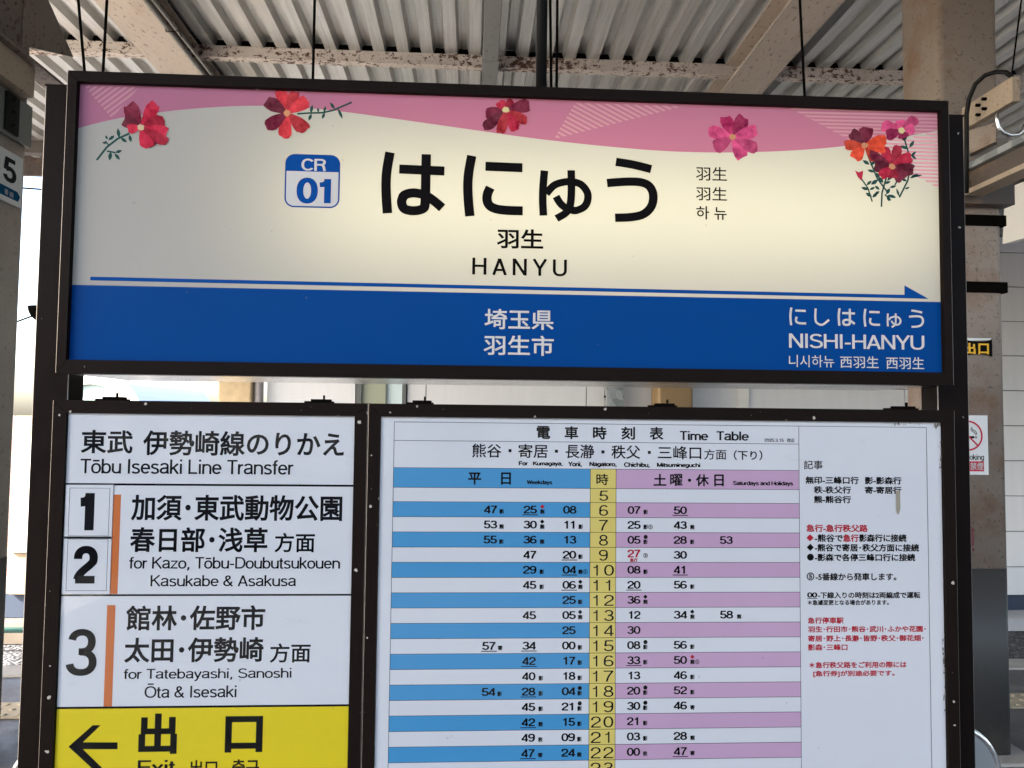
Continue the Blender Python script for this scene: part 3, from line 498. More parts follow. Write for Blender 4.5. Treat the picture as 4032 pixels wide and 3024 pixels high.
def put(mb, s, x0, x1, z0, z1, w, font, f):
    """fit the ink of s into the box; f(x, z, lift) gives the point on the board"""
    V, F = shape(s, w, font)
    if not V: return
    us = [v[0] for v in V]; vs = [v[1] for v in V]; hs = [v[2] for v in V]
    u0, u1, v0, v1 = min(us), max(us), min(vs), max(vs); h0 = min(hs); hr = max(max(hs)-h0, 1e-6)
    mb.raw([f(x0+(u-u0)/(u1-u0)*(x1-x0), z0+(v-v0)/max(1e-6, v1-v0)*(z1-z0), (h-h0)/hr*.00025) for u, v, h in V], F)
def onboard(y): return lambda x, z, l: (x, y-l, z)
def lettering(rows, y, parent):
    """one mesh for each line of writing; kana set one by one join their line"""
    lines = []
    for r in rows:
        if r[7] == 'h' and lines and lines[-1][-1][7] == 'h' and lines[-1][-1][6] == r[6]: lines[-1].append(r)
        else: lines.append([r])
    for ln in lines:
        mb = MB()
        for t, x0, x1, z0, z1, w, c, font in ln: put(mb, t, x0, x1, z0, z1, w, font, onboard(y))
        mb.build('lettering' if ln[0][7] in 'jhl' or ln[0][7][0] == 'l' else 'printed_mark', INK[ln[0][6]], parent)
def lettering_block(rows, y, parent, name):
    for key in dict.fromkeys(r[6] for r in rows):
        mb = MB()
        for t, x0, x1, z0, z1, w, c, font in [r for r in rows if r[6] == key]: put(mb, t, x0, x1, z0, z1, w, font, onboard(y))
        mb.build(name, INK[key], parent)

# timetable figures: (row hour, [(figures, underlined, mark, small kanji, circled five)])
WK = {6: [('47', 0, '', '影', 0), ('25', 1, 'R', '熊', 0), ('08', 0, '', '', 0)], 7: [('53', 0, '', '熊', 0), ('30', 0, 'D', '熊', 0), ('11', 0, '', '影', 0)], 8: [('55', 0, '', '影', 0), ('36', 0, '', '熊', 0), ('13', 0, '', '', 0)],
      9: [None, ('47', 0, '', '', 0), ('20', 1, '', '影', 0)], 10: [None, ('29', 0, '', '影', 0), ('04', 1, '', '熊', 1)], 11: [None, ('45', 0, '', '影', 0), ('06', 1, 'D', '熊', 0)], 12: [None, None, ('25', 0, '', '影', 0)],
      13: [None, ('45', 0, '', '', 0), ('05', 0, 'D', '熊', 0)], 14: [None, None, ('25', 0, '', '', 0)], 15: [('57', 1, '', '寄', 0), ('34', 1, '', '', 0), ('00', 0, '', '影', 0)], 16: [None, ('42', 1, '', '', 0), ('17', 0, '', '影', 0)],
      17: [None, ('40', 0, '', '影', 0), ('18', 0, '', '影', 0)], 18: [('54', 0, '', '影', 0), ('28', 1, '', '影', 0), ('04', 0, 'C', '影', 0)], 19: [None, ('45', 0, '', '影', 0), ('21', 0, 'C', '影', 0)],
      20: [None, ('42', 1, '', '熊', 0), ('15', 0, '', '影', 0)], 21: [None, ('49', 0, '', '秩', 0), ('09', 0, '', '影', 0)], 22: [None, ('47', 1, '', '寄', 0), ('24', 0, '', '熊', 0)]}
HO = {6: [('07', 0, '', '影', 0), ('50', 1, '', '', 0)], 7: [('25', 0, '', '影', 1), ('43', 0, '', '熊', 0)], 8: [('05', 0, 'C', '影', 0), ('28', 0, '', '影', 0), ('53', 0, '', '', 0)], 9: [('27', 0, 'X', '', 1), ('30', 0, '', '', 0)],
      10: [('08', 0, '', '影', 0), ('41', 1, '', '', 0)], 11: [('20', 1, '', '', 0), ('56', 0, '', '影', 0)], 12: [('36', 0, 'D', '熊', 0)], 13: [('12', 0, '', '', 0), ('34', 0, 'D', '熊', 0), ('58', 0, '', '熊', 0)], 14: [('30', 0, '', '', 0)],
      15: [('08', 0, 'C', '影', 0), ('56', 0, '', '影', 0)], 16: [('33', 1, '', '影', 0), ('50', 0, 'R', '熊', 1)], 17: [('13', 0, '', '', 0), ('46', 0, '', '影', 0)], 18: [('20', 0, 'C', '影', 0), ('52', 0, '', '影', 0)],
      19: [('30', 0, 'C', '影', 0), ('46', 0, '', '寄', 0)], 20: [('21', 0, '', '影', 0)], 21: [('03', 0, '', '影', 0), ('28', 0, '', '熊', 0)], 22: [('00', 0, '', '秩', 0), ('47', 1, '', '寄', 0)]}
rows_tt = []; blocks = {'weekday_times': [], 'holiday_times': [], 'hour_numbers': []}
def rowtop(h): return GR['row0']-(h-6)*GR['pitch'] if h > 5 else GR['z3']
for table, cols, kxs, bname in ((WK, CW, KX, 'weekday_times'), (HO, CH, KH, 'holiday_times')):
    rows_tt = blocks[bname]
    for h, cells in table.items():
        t = rowtop(h)
        for c, k in zip(cells, zip(cols, kxs)):
            if not c: continue
            (x0, x1), xk = k; dg_, ul, mark, kj, five = c
            zt, zb = t-GR['dz1'], t-GR['dz0']; col = 'r' if mark == 'X' else 'k'
            if mark == 'X': zt += .0025; zb += .0025
            a, b = (x0+.003 if dg_[0] == '1' else x0, x1-.004 if dg_[1] == '1' else x1)
            rows_tt.append([dg_, a, b, zb, zt, .165, col, 'l'])
            if ul: rows_tt.append(['_', x0-.002, x1+.002, zb-.0034, zb-.0018, 0, 'k', 'q'])
            if kj: rows_tt.append([kj, xk, xk+.0092, zb-.0008, zb+.0086, .045, 'k', 'j'])
            if five:
                xf = xk+.0098 if kj else xk
                rows_tt.append(['⑤', xf, xf+.0092, zb-.0006, zb+.0086, .02, 'k', 'j'])
            if mark in ('R', 'D'): rows_tt.append(['◆', xk, xk+.0090, zb+.0093, zb+.0183, 0, 'r' if mark == 'R' else 'k', 'd'])
            if mark == 'C': rows_tt.append(['●', xk+.0006, xk+.0090, zb+.0095, zb+.0179, 0, 'k', 'c'])
            if mark == 'X': rows_tt.append(['急行', x0+.005, x0+.0205, zb-.0088, zb-.0014, .04, 'r', 'j'])
rows_tt = blocks['hour_numbers']
for h in range(5, 24):
    t = rowtop(h); s = str(h); m_ = (GR['h0']+GR['h1'])/2+.001; zt, zb = t-.0048, t-.0262
    if h == 5: zt, zb = t-.0042, t-.0245
    if len(s) == 1: rows_tt.append([s, m_-.0090, m_+.0090, zb, zt, .10, 'k', 'l'])
    else:
        for ch, cx in zip(s, (m_-.0135, m_+.0115)):
            if ch == '1': rows_tt.append([ch, cx-.0065, cx+.0025, zb, zt, .10, 'k', 'l'])
            else: rows_tt.append([ch, cx-.0098, cx+.0098, zb, zt, .10, 'k', 'l'])
extra = [('番', .012), ('線', .012), ('出', .03), ('口', .03), ('禁', .02), ('煙', .02)]
for r in S+L+PL+TT+sum(blocks.values(), []):
    if r[7] == 'j': request(r[0], r[5])
for s, b in extra: request(s, b)
bake_glyphs()

# ------------------------------------------------------------------ boards
def mitred_frame(x0, x1, z0, z1, ix0, ix1, iz0, iz1, y0, y1, g=.0004):
    mb = MB(); n = (0, y1-y0, 0)
    mb.prism([(x0+g, y0, z1), (x1-g, y0, z1), (ix1-g, y0, iz1), (ix0+g, y0, iz1)], n)
    mb.prism([(x0+g, y0, z0), (ix0+g, y0, iz0), (ix1-g, y0, iz0), (x1-g, y0, z0)], n)
    mb.prism([(x0, y0, z0+g), (x0, y0, z1-g), (ix0, y0, iz1-g), (ix0, y0, iz0+g)], n)
    mb.prism([(x1, y0, z0+g), (ix1, y0, iz0+g), (ix1, y0, iz1-g), (x1, y0, z1-g)], n)
    return mb
# --- upper sign
SG = thing('station_sign', 'backlit station name sign with a pink wave, red flowers and a blue band', 'station sign', (0, 0, 1.57))
fx0, fx1, fz0, fz1 = FACE
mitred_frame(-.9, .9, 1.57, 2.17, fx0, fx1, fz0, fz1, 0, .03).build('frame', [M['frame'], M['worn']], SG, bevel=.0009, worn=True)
cab = MB(); cab.box(-.898, .898, .0305, .30, 1.5715, 1.5745).box(-.898, .898, .0305, .30, 2.1655, 2.1685).box(-.898, -.895, .0305, .30, 1.575, 2.165).box(.895, .898, .0305, .30, 1.575, 2.165).box(-.894, .894, .295, .299, 1.575, 2.165)
cab.build('cabinet', M['alu'], SG)
fy = .012
zb_ = BAND; face = MB()
wv = [p for p in WAVE if fx0 < p[0] < fx1]
def zat(x):
    for a, b in zip(WAVE, WAVE[1:]):
        if a[0] <= x <= b[0]: return a[1]+(b[1]-a[1])*(x-a[0])/(b[0]-a[0])
    return WAVE[-1][1]
def smooth_wave(n=64):
    xs = [fx0-.004+(fx1-fx0+.008)*i/n for i in range(n+1)]; zs = [zat(max(WAVE[0][0], min(WAVE[-1][0], x))) for x in xs]
    for _ in range(3): zs = [zs[0]]+[(zs[i-1]+2*zs[i]+zs[i+1])/4 for i in range(1, n)]+[zs[-1]]
    return list(zip(xs, zs))
WV = smooth_wave()
for a, b in zip(WV, WV[1:]):
    face.i = 0; face.face([(a[0], fy, zb_), (b[0], fy, zb_), (b[0], fy, b[1]), (a[0], fy, a[1])])
    face.i = 1; face.face([(a[0], fy, a[1]), (b[0], fy, b[1]), (b[0], fy, fz1+.004), (a[0], fy, fz1+.004)])
    face.i = 2; face.face([(a[0], fy, fz0-.004), (b[0], fy, fz0-.004), (b[0], fy, zb_), (a[0], fy, zb_)])
FP = face.build('face_panel', [M['cream'], M['pink'], M['blue']], SG)
# lamp behind the sheet
lt = MB(); lt.tube([(-.20, .235, 1.93), (.86, .235, 1.93)], .016, 12); lt.build('lamp_tube', M['lampwhite'], SG)
al = bpy.data.lights.new('lamp_light', 'AREA'); al.shape = 'RECTANGLE'; al.size = 1.4; al.size_y = .14; al.energy = .53; al.color = (1.0, .94, .74)
ao = bpy.data.objects.new('lamp_light', al); C.objects.link(ao); ao.parent = SG; ao.location = (.24, .21, 1.925-1.57); ao.rotation_euler = (R(-90), 0, 0)
arw = MB(); A_ = ARROW
arw.face([(A_[0][0], fy-.0006, A_[0][1]), (A_[4][0], fy-.0006, A_[4][1]), (A_[3][0], fy-.0006, A_[3][1]), (A_[2][0], fy-.0006, A_[2][1]), (A_[1][0], fy-.0006, A_[1][1])])
arw.build('arrow_line', M['print_blue'], FP)
# hatch continued below the wave at right
hl = MB(); (px, pz), (qx, qz) = STP; sl_ = (qz-pz)/(qx-px); pitch = .0078; k0 = int((qz-1.57)/pitch)
for k in range(k0-1, k0+40):
    z = 1.57+k*pitch+pitch*.25
    xl = px+(z-pz)/sl_
    xw = fx1+.002
    pts = [x for x, zz in WV if zz > z and x > .3]
    if not pts: break
    xs = max(xl, min(pts) if WV[-1][1] > z else xw)
    if z > zat(fx1): 
        cand = [x for x, zz in WV if zz >= z and x > .4]; xs = max(xl, min(cand)) if cand else xw
    if xs < xw-.004: hl.face([(xs, fy-.0003, z-pitch*.26), (xw, fy-.0003, z-pitch*.26), (xw, fy-.0003, z+pitch*.26), (max(xs-.5*pitch*.8, xl-.004), fy-.0003, z+pitch*.26)])
hl.build('hatch_lines', M['pinkline'], FP)
# flower prints
fl_i = 0
for cx, cz, core, pets in FL:
    fl_i += 1; pets = [[a, b, c, d+('_wash' if q % 2 else '')] for q, (a, b, c, d) in enumerate(pets)]
    keys = list(dict.fromkeys(p[3] for p in pets)); mb = MB(); mats = [PM[k] for k in keys]+[CORE[core]]
    for j, (ang, ln, wd_, k) in enumerate(pets):
        mb.i = keys.index(k); rnd = random.Random(fl_i*50+j); ph = [rnd.random()*6.28 for _ in range(4)]
        n = 40; pts = []; ln *= 1.06; wd_ *= 1.12
        for i in range(n):
            t = i/n*2*math.pi; u = .5-.5*math.cos(t)           # 0 at the base, 1 at the tip
            half = math.copysign(abs(math.sin(t))**.80, math.sin(t))*(.24+.76*u**.95)
            wob = 1+.030*math.sin(3*t+ph[0])+.022*math.sin(7*t+ph[1])+.012*math.sin(13*t+ph[2])
            notch = 1-.035*max(0, math.cos((t-math.pi)*2.2))*math.exp(-((t-math.pi)/.30)**2)
            pts.append((u*ln*wob*notch, half*wd_*.56*wob))
        a = R(ang); y = fy-.0006-.00012*j
        P = [(cx+u*math.cos(a)-v*math.sin(a), y, min(cz+u*math.sin(a)+v*math.cos(a), fz1-.0005)) for u, v in pts]
        cc = (cx+.5*ln*math.cos(a), y, min(cz+.5*ln*math.sin(a), fz1-.0005)); nn = len(mb.v)
        mb.raw(P+[cc], [(i, (i+1) % n, n) for i in range(n)])
    mb.i = len(keys); rnd = random.Random(fl_i)
    P = [(cx+math.cos(6.2832*i/26)*.0070*(1+.22*rnd.uniform(-1, 1)), fy-.0021, cz+math.sin(6.2832*i/26)*.0062*(1+.22*rnd.uniform(-1, 1))) for i in range(26)]
    mb.face(P); mb.build('flower_print', mats, FP)
for lo_x, hi_x in ((-1, -.60), (-.60, -.2), (-.2, 1)):
    stm = MB()
    for pts, w in STM:
        if not lo_x < pts[0][0] < hi_x: continue
        vs, fs = ribbon([(p[0], p[1]) for p in pts], w); stm.raw([(v.x, fy-.0004, v.y) for v in vs], fs)
    for x, z, ang, ln, wd_ in LV:
        if not lo_x < x < hi_x: continue
        a = R(ang); P = []
        for i in range(14):
            t = i/14*2*math.pi; u = .5-.5*math.cos(t); v = math.sin(t)*.75*wd_*.5*(.5+.9*math.sin(math.pi*min(1, u)))
            P.append((x+u*ln*math.cos(a)-v*math.sin(a), fy-.00055, z+u*ln*math.sin(a)+v*math.cos(a)))
        stm.face(P)
    stm.build('stem_print', M['leaf'], FP)
bd = MB(); bx, bz = BUD
bd.face([(bx-.010, fy-.0007, bz+.010), (bx-.002, fy-.0007, bz+.006), (bx+.008, fy-.0007, bz+.010), (bx+.006, fy-.0007, bz-.004), (bx+.004, fy-.0007, bz-.012), (bx-.004, fy-.0007, bz-.004)])
bd.build('bud_print', PM['crimson'], FP)
# line badge
def rrect(x0, x1, z0, z1, r, n=7):
    P = []
    for cx, cz, a in ((x1-r, z1-r, 0), (x0+r, z1-r, 90), (x0+r, z0+r, 180), (x1-r, z0+r, 270)):
        P += [(cx+r*math.cos(R(a+90*i/n)), cz+r*math.sin(R(a+90*i/n))) for i in range(n+1)]
    return P
bx0, bx1, bz0, bz1, bzm = BADGE; bg_ = MB()
bg_.i = 0; bg_.face([(x, fy-.0004, z) for x, z in rrect(bx0, bx1, bz0, bz1, .019)])
inn = rrect(bx0+.003, bx1-.003, bz0+.003, bz1-.003, .016)
low = [(x, fy-.0006, z) for x, z in inn if z < bzm]; i_ = [p for p in inn if p[1] < bzm]
bg_.i = 1; bg_.face([(bx0+.003, fy-.0006, bzm)]+low+[(bx1-.003, fy-.0006, bzm)])
bg_.build('line_badge', [INK['b'], INK['w']], FP)
lettering(S, fy-.0008, FP)

# --- transfer board
def case(name, label, cat, x0, x1, z0, z1, ix0, ix1, iz0, iz1, depth):
    t = thing(name, label, cat, ((x0+x1)/2, 0, z0))
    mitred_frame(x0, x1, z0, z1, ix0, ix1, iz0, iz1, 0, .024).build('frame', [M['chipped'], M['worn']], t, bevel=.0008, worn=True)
    b = MB(); b.box(x0+.002, x1-.002, .0245, depth, z0+.002, z1-.002); b.build('case_back', M['frame'], t)
    p = MB(); p.face([(ix0-.003, .0045, iz0-.003), (ix1+.003, .0045, iz0-.003), (ix1+.003, .0045, iz1+.003), (ix0-.003, .0045, iz1+.003)]); p.build('cover_pane', M['pane'], t)
    return t
by = .008
TB = case('transfer_board', 'framed line transfer board with orange bars and a yellow exit field at the bottom', 'direction board', -.902, -.2985, .62, 1.519, -.876, -.324, .645, 1.4935, .075)
l1, l2, l3 = [l[0] for l in LINES]
fb = MB(); fb.i = 0; fb.face([(-.879, by, l3), (-.321, by, l3), (-.321, by, 1.496), (-.879, by, 1.496)])
fb.i = 1; fb.face([(-.879, by, .642), (-.321, by, .642), (-.321, by, l3), (-.879, by, l3)])
FB = fb.build('printed_sheet', [M['white'], M['yellow']], TB)
ln_ = MB()
for z, w in LINES: ln_.box(-.879, -.321, by-.0004, by-.0002, z-w/2, z+w/2)
ln_.build('dividing_line', INK['k'], FB)
ob = MB()
for x0, x1, z0, z1 in OB: ob.box(x0, x1, by-.0004, by-.0002, z0, z1)
ob.build('orange_bar', M['orange'], FB)
ar = MB(); P = [(x, by-.0004, z) for x, z in ARR]; ar.face([P[i] for i in (0, 1, 2, 3)]); ar.face([P[3], P[4], P[5], P[6]]); ar.face([P[0], P[3], P[6], P[7], P[8]])
ar.build('arrow_mark', INK['k'], FB)
lettering(L, by-.0004, FB)
pl = MB(); xs0, xs1 = min(p[0] for p in PR), max(p[1] for p in PR); zs0, zs1 = min(p[2] for p in PR), max(p[3] for p in PR)
for k, (x0, x1, z0, z1) in enumerate(PR):
    x0, x1 = PR[0][0], PR[0][1]
    o = MB(); o.box(x0-.007, x1+.006, by-.0030, by-.0003, z0-.0060, z1+.0060 if k == 0 else z1+.0052); P_ = o.build('number_plate', M['white'], TB, bevel=.0006)
    q = MB(); yy = by-.0032
    for a, b, c, d in ((x0, x1, z0, z0+.0007), (x0, x1, z1-.0007, z1), (x0, x0+.0007, z0, z1), (x1-.0007, x1, z0, z1)): q.box(a, b, yy-.0001, yy+.0001, c, d)
    q.build('plate_border', INK['k'], P_)
    q = MB(); s, a, b, c, d, w, col, font = PL[k]; put(q, s, a, b, c, d, w, font, onboard(yy)); q.build('plate_number', INK['k'], P_)

# --- timetable
TI = case('timetable_board', 'framed train timetable with blue and pink rows and a yellow hour column', 'timetable', -.2975, .9, .62, 1.519, -.273, .875, .645, 1.4935, .075)
sh = MB(); sh.face([(-.276, by, .642), (.878, by, .642), (.878, by, 1.496), (-.276, by, 1.496)]); SH = sh.build('printed_sheet', M['white'], TI)
g_ = GR; zb24 = rowtop(24); y1_ = by-.0003
bl = MB(); pk = MB(); ye = MB()
def quad(mb, x0, x1, z0, z1, y=y1_): mb.face([(x0, y, z0), (x1, y, z0), (x1, y, z1), (x0, y, z1)])
quad(bl, g_['l'], g_['h0'], g_['z3'], g_['z2']); quad(pk, g_['h1'], g_['d'], g_['z3'], g_['z2']); quad(ye, g_['h0'], g_['h1'], zb24, g_['z2'])
for h in range(6, 24, 2): quad(bl, g_['l'], g_['h0'], rowtop(h+1), rowtop(h)); quad(pk, g_['h1'], g_['d'], rowtop(h+1), rowtop(h))
bl.build('blue_rows', M['rowblue'], SH); pk.build('pink_rows', M['rowpink'], SH); ye.build('hour_column', M['rowyel'], SH)
gl = MB(); t_ = .0009; y2_ = by-.0005
def hline(z, x0, x1): gl.box(x0, x1, y2_, y2_+.0001, z-t_/2, z+t_/2)
def vline(x, z0, z1): gl.box(x-t_/2, x+t_/2, y2_-.0001, y2_, z0, z1)
hline(g_['top'], g_['l'], g_['r']); hline(g_['z1'], g_['l'], g_['d']); hline(g_['z2'], g_['l'], g_['d']); hline(g_['z3'], g_['l'], g_['d'])
for h in range(6, 25): hline(rowtop(h), g_['l'], g_['d'])
vline(g_['l'], .70, g_['top']); vline(g_['r'], .70, g_['top']); vline(g_['d'], .70, g_['top']); vline(g_['h0'], zb24, g_['z2']); vline(g_['h1'], zb24, g_['z2'])
gl.build('grid_lines', INK['k'], SH)
lettering(TT, by-.0008, SH)
for bname, rws in blocks.items(): lettering_block(rws, by-.0008, SH, bname)
tp = MB(); tp.face([(x, by-.0020, z) for x, z in TAPE]); tp.build('tape_mark', M['tape'], SH)
gr = MB(); rnd = random.Random(3)
for cx, cz, sx, sz, n in ((.873, 1.02, .003, .05, 16), (.868, 1.487, .008, .006, 14), (.873, .95, .003, .05, 10), (.80, 1.49, .03, .002, 8), (.873, 1.43, .002, .04, 8)):
    for _ in range(n):
        x, z, r = cx+rnd.uniform(-sx, sx), cz+rnd.uniform(-sz, sz), rnd.uniform(.0008, .0024)
        gr.face([(x+r*(.6+.5*rnd.random())*math.cos(a*1.05), by-.0021, z+2*r*(.6+.5*rnd.random())*math.sin(a*1.05)) for a in range(6)])
gr.build('grime', M['grime'], SH)
for x0, x1 in LATCH:
    b = MB(); xm = (x0+x1)/2; w = x1-x0
    b.box(x0, x1, .010, .034, 1.5192, 1.5225).box(x0+w*.22, x1-w*.08, .012, .030, 1.5225, 1.5265).box(x0+w*.64, x0+w*.70, .016, .022, 1.5265, 1.5345)
    b.build('latch', M['black_steel'], TB if xm < -.2985 else TI, bevel=.0008)

# --- posts of the stand
for s in (-1, 1):
    t = thing('sign_post', ('dark brown square post at the transfer board end of the sign' if s < 0 else 'dark brown square post at the timetable end of the sign, beside the column'), 'post', (s*.952, .11, 0), 'posts of the sign stand')
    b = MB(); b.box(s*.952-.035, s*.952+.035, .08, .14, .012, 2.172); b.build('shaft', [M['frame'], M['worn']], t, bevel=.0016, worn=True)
    b = MB(); b.box(s*.952-.036, s*.952+.036, .079, .141, 2.1722, 2.176); b.build('cap', M['frame'], t)
    b = MB(); b.box(s*.952-.075, s*.952+.075, .04, .18, .002, .012); b.build('base_plate', M['frame'], t)
    for z in (1.50, .75, 1.66, 2.08):
        b = MB(); b.box(min(s*.917, s*.899), max(s*.917, s*.899), .09, .13, z-.02, z+.02); b.build('clamp', M['frame'], t)
b = MB(); rings = []
for j in range(7):
    ph = j/6*math.pi/2
    rings.append([(-.9872-.030*math.cos(ph)*math.sin(math.pi*i/12), .11-.030*math.cos(ph)*math.cos(math.pi*i/12), 1.714-.033*math.sin(ph)) for i in range(13)])
for a_, c_ in zip(rings, rings[1:]):
    for i in range(12): b.face([a_[i], a_[i+1], c_[i+1], c_[i]])
b.face(rings[0]); o = b.build('cable_boss', M['black_steel']); tag(o, 'small black half round boss on the outer side of the sign post', 'bracket')

# ------------------------------------------------------------------ ground
def slab(name, m, x0, x1, y0, y1, z0, z1, kind='structure'):
    b = MB(); b.box(x0, x1, y0, y1, z0, z1); o = b.build(name, m); tag(o, kind=kind); return o
b = MB(); b.face([(-500, -500, -1.06), (500, -500, -1.06), (500, 500, -1.06), (-500, 500, -1.06)]); tag(b.build('ground', M['gravel']), kind='structure')
slab('platform', M['asphalt'], -60, 60, -5.0, 2.93, -1.05, 0)
slab('platform_paving', M['pale_conc'], -60, -3.1, -4.95, 2.25, -.1, .006)  # pale slab added out of view to bounce sunlight up to the deck
slab('platform_edge', M['edge_conc'], -60, 60, 2.932, 3.10, -1.05, .012)
slab('concrete_ledge', M['ledgetop'], -4.9, 40, 7.42, 7.84, -1.05, -.90)
tb = MB()
tb.box(-12, 12, 2.335, 2.535, .002, .008)
for i in range(-100, 100):
    for j in range(3):
        x, y = i*.0667+.02, 2.368+j*.0667
        vs = [(x+rr*math.cos(k*1.0472), y+rr*math.sin(k*1.0472), h) for rr, h in ((.015, .008), (.010, .0125)) for k in range(6)]
        tb.raw(vs, [(k, (k+1) % 6, 6+(k+1) % 6, 6+k) for k in range(6)]+[tuple(range(6, 12))])
tag(tb.build('tactile_paving', M['tactile']), kind='structure')

# ------------------------------------------------------------------ canopy
X0, X1, Y0, Y1 = -8.0, 26.0, -4.7, 6.85
CP = thing('platform_canopy', 'grey ribbed steel platform canopy roof overhead', 'canopy', (0, 1.5, 4.15))
pr_ = []; x = -.853-.186*60
while x < X1:
    pr_ += [(x-.043, 4.335), (x+.043, 4.335), (x+.062, 4.395), (x+.124, 4.395)]; x += .186
pr_ = [p for p in pr_ if p[0] > X0]
dk = MB(); k = len(pr_); ys = [Y0, -.5, 1.5, 3.0, 4.5, Y1]
dk.raw([(p[0], y, p[1]) for y in ys for p in pr_], [(j*k+i, j*k+i+1, (j+1)*k+i+1, (j+1)*k+i) for j in range(len(ys)-1) for i in range(k-1)])
dk.build('deck', M['deck'], CP)
b = MB(); b.box(X0, X1, Y0, Y1, 4.42, 4.46); b.build('roof_skin', M['deck'], CP)
for ya_, yb_ in ((Y1, Y1+.06), (Y0-.06, Y0)): b = MB(); b.box(X0, X1, ya_, yb_, 4.14, 4.50); b.build('fascia', M['darkrust'], CP)
b = MB(); b.box(X0, X1, Y1-.55, Y1-.45, 4.20, 4.33); b.build('eave_rail', M['darkrust'], CP)
for i, (bx, lab) in enumerate(((-2.39, 'beige rust flecked roof beam above the column with the number plate, conduits along it'), (2.045, 'beige rust flecked roof beam running to the column with the stickers'), (-6.70, None), (6.48, None))):
    t = thing('roof_beam', lab or ('beige roof beam beyond the canopy bay with the number plate column' if bx < 0 else 'beige roof beam beyond the column with the stickers'), 'beam', (bx, 1.5, 4.15), 'beams under the canopy')
    b = MB(); b.box(bx-.165, bx+.165, Y0+.1, Y1-.1, 4.150, 4.165); b.build('bottom_flange', M['beam'], t)
    b = MB(); b.box(bx-.006, bx+.006, Y0+.1, Y1-.1, 4.1655, 4.320); b.build('web', M['beam'], t)
    b = MB(); b.box(bx-.165, bx+.165, Y0+.1, Y1-.1, 4.3205, 4.333); b.build('top_flange', M['beam'], t)
edges = [-7.98, -6.70, -2.39, 2.045, 6.48, 25.9]
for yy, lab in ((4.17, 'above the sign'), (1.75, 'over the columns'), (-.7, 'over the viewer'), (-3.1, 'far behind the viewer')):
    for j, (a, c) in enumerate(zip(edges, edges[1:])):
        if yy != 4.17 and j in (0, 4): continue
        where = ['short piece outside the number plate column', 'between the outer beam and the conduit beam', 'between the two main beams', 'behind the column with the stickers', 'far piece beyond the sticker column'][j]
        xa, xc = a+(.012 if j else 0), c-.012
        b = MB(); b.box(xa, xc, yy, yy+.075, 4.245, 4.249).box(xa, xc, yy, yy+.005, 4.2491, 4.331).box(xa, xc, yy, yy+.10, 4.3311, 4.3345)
        o = b.build('purlin', M['purlin']); q = MB(); q.box(xa, xc, yy+.030, yy+.034, 4.337, 4.393); q.build('closure_strip', M['black_steel'], o); tag(o, f'flaking beige purlin {lab}, {where}', 'purlin', 'purlins under the canopy')  # black strip in the deck flutes stands in for the shade of open gaps
# conduits, duct, pipe, rods
for i, (x, r, z) in enumerate(((-2.195, .016, 4.128), (-2.150, .012, 4.135))):
    b = MB(); b.tube([(x+.012*math.sin(y*1.3+i), y, z+.006*math.sin(y*2.1)) for y in [-4+.4*k for k in range(27)]], r, 10)
    o = b.build('conduit', M['conduit'], smooth=True); tag(o, ('thicker grey conduit tied along the edge of the roof beam' if i == 0 else 'thinner grey conduit tied beside the thick one on the roof beam'), 'conduit', 'conduits on the beam')
for y in (.5, 1.7, 2.9, 3.55, 4.3):
    b = MB(); b.tube([(-2.225, y, 4.148), (-2.215, y+.01, 4.108), (-2.165, y, 4.106), (-2.13, y+.01, 4.12), (-2.12, y+.03, 4.085)], .004, 6); o = b.build('cable_tie', M['wire']); tag(o, 'dark tie round the conduits on the roof beam', 'cable tie', 'ties round the conduits')
t = thing('cable_duct', 'grey square cable duct crossing under the purlin above the sign', 'cable duct', (.05, 2, 4.12))
b = MB(); b.box(-.050, .062, -4.1, 4.05, 4.135, 4.235); b.build('duct_run', M['duct'], t, bevel=.004)
b = MB(); b.box(-.056, .068, 3.86, 4.06, 4.130, 4.240); b.build('duct_joint', M['duct'], t, bevel=.003)
b = MB(); b.box(-.050, .062, 4.061, 6.5, 4.135, 4.235); b.build('duct_run', M['duct'], t, bevel=.004)
b = MB(); b.tube([(.0525, .15, 2.17), (.0525, .15, 4.33)], .0125, 14); o = b.build('drop_pipe', M['pipe_dark'], smooth=True); tag(o, 'dark vertical pipe dropping from the roof into the top of the sign', 'pipe')
for (xa, za), (xb, zb), lab in (((-.953, 2.10), (-1.10, 3.30), 'slanting rod at the transfer board end of the sign'), ((-.935, 2.10), (-.90, 4.33), 'upright rod at the transfer board end of the sign'), ((-.466, 2.17), (-.47, 4.33), 'rod over the second flower of the sign'), ((.082, 2.17), (.040, 4.33), 'rod next to the drop pipe'), ((.093, 2.17), (.092, 4.33), 'second rod from the drop pipe'), ((.686, 2.17), (.598, 4.33), 'rod over the single pink flower')):
    k = (4.33-za)/(zb-za); xt = xa+(xb-xa)*k
    b = MB(); b.tube([(xa, .2, za), (xt, .2, 4.33)], .0032, 8); o = b.build('hanger_rod', M['wire'], smooth=True); tag(o, 'thin dark hanger '+lab, 'hanger rod', 'hanger rods above the sign')

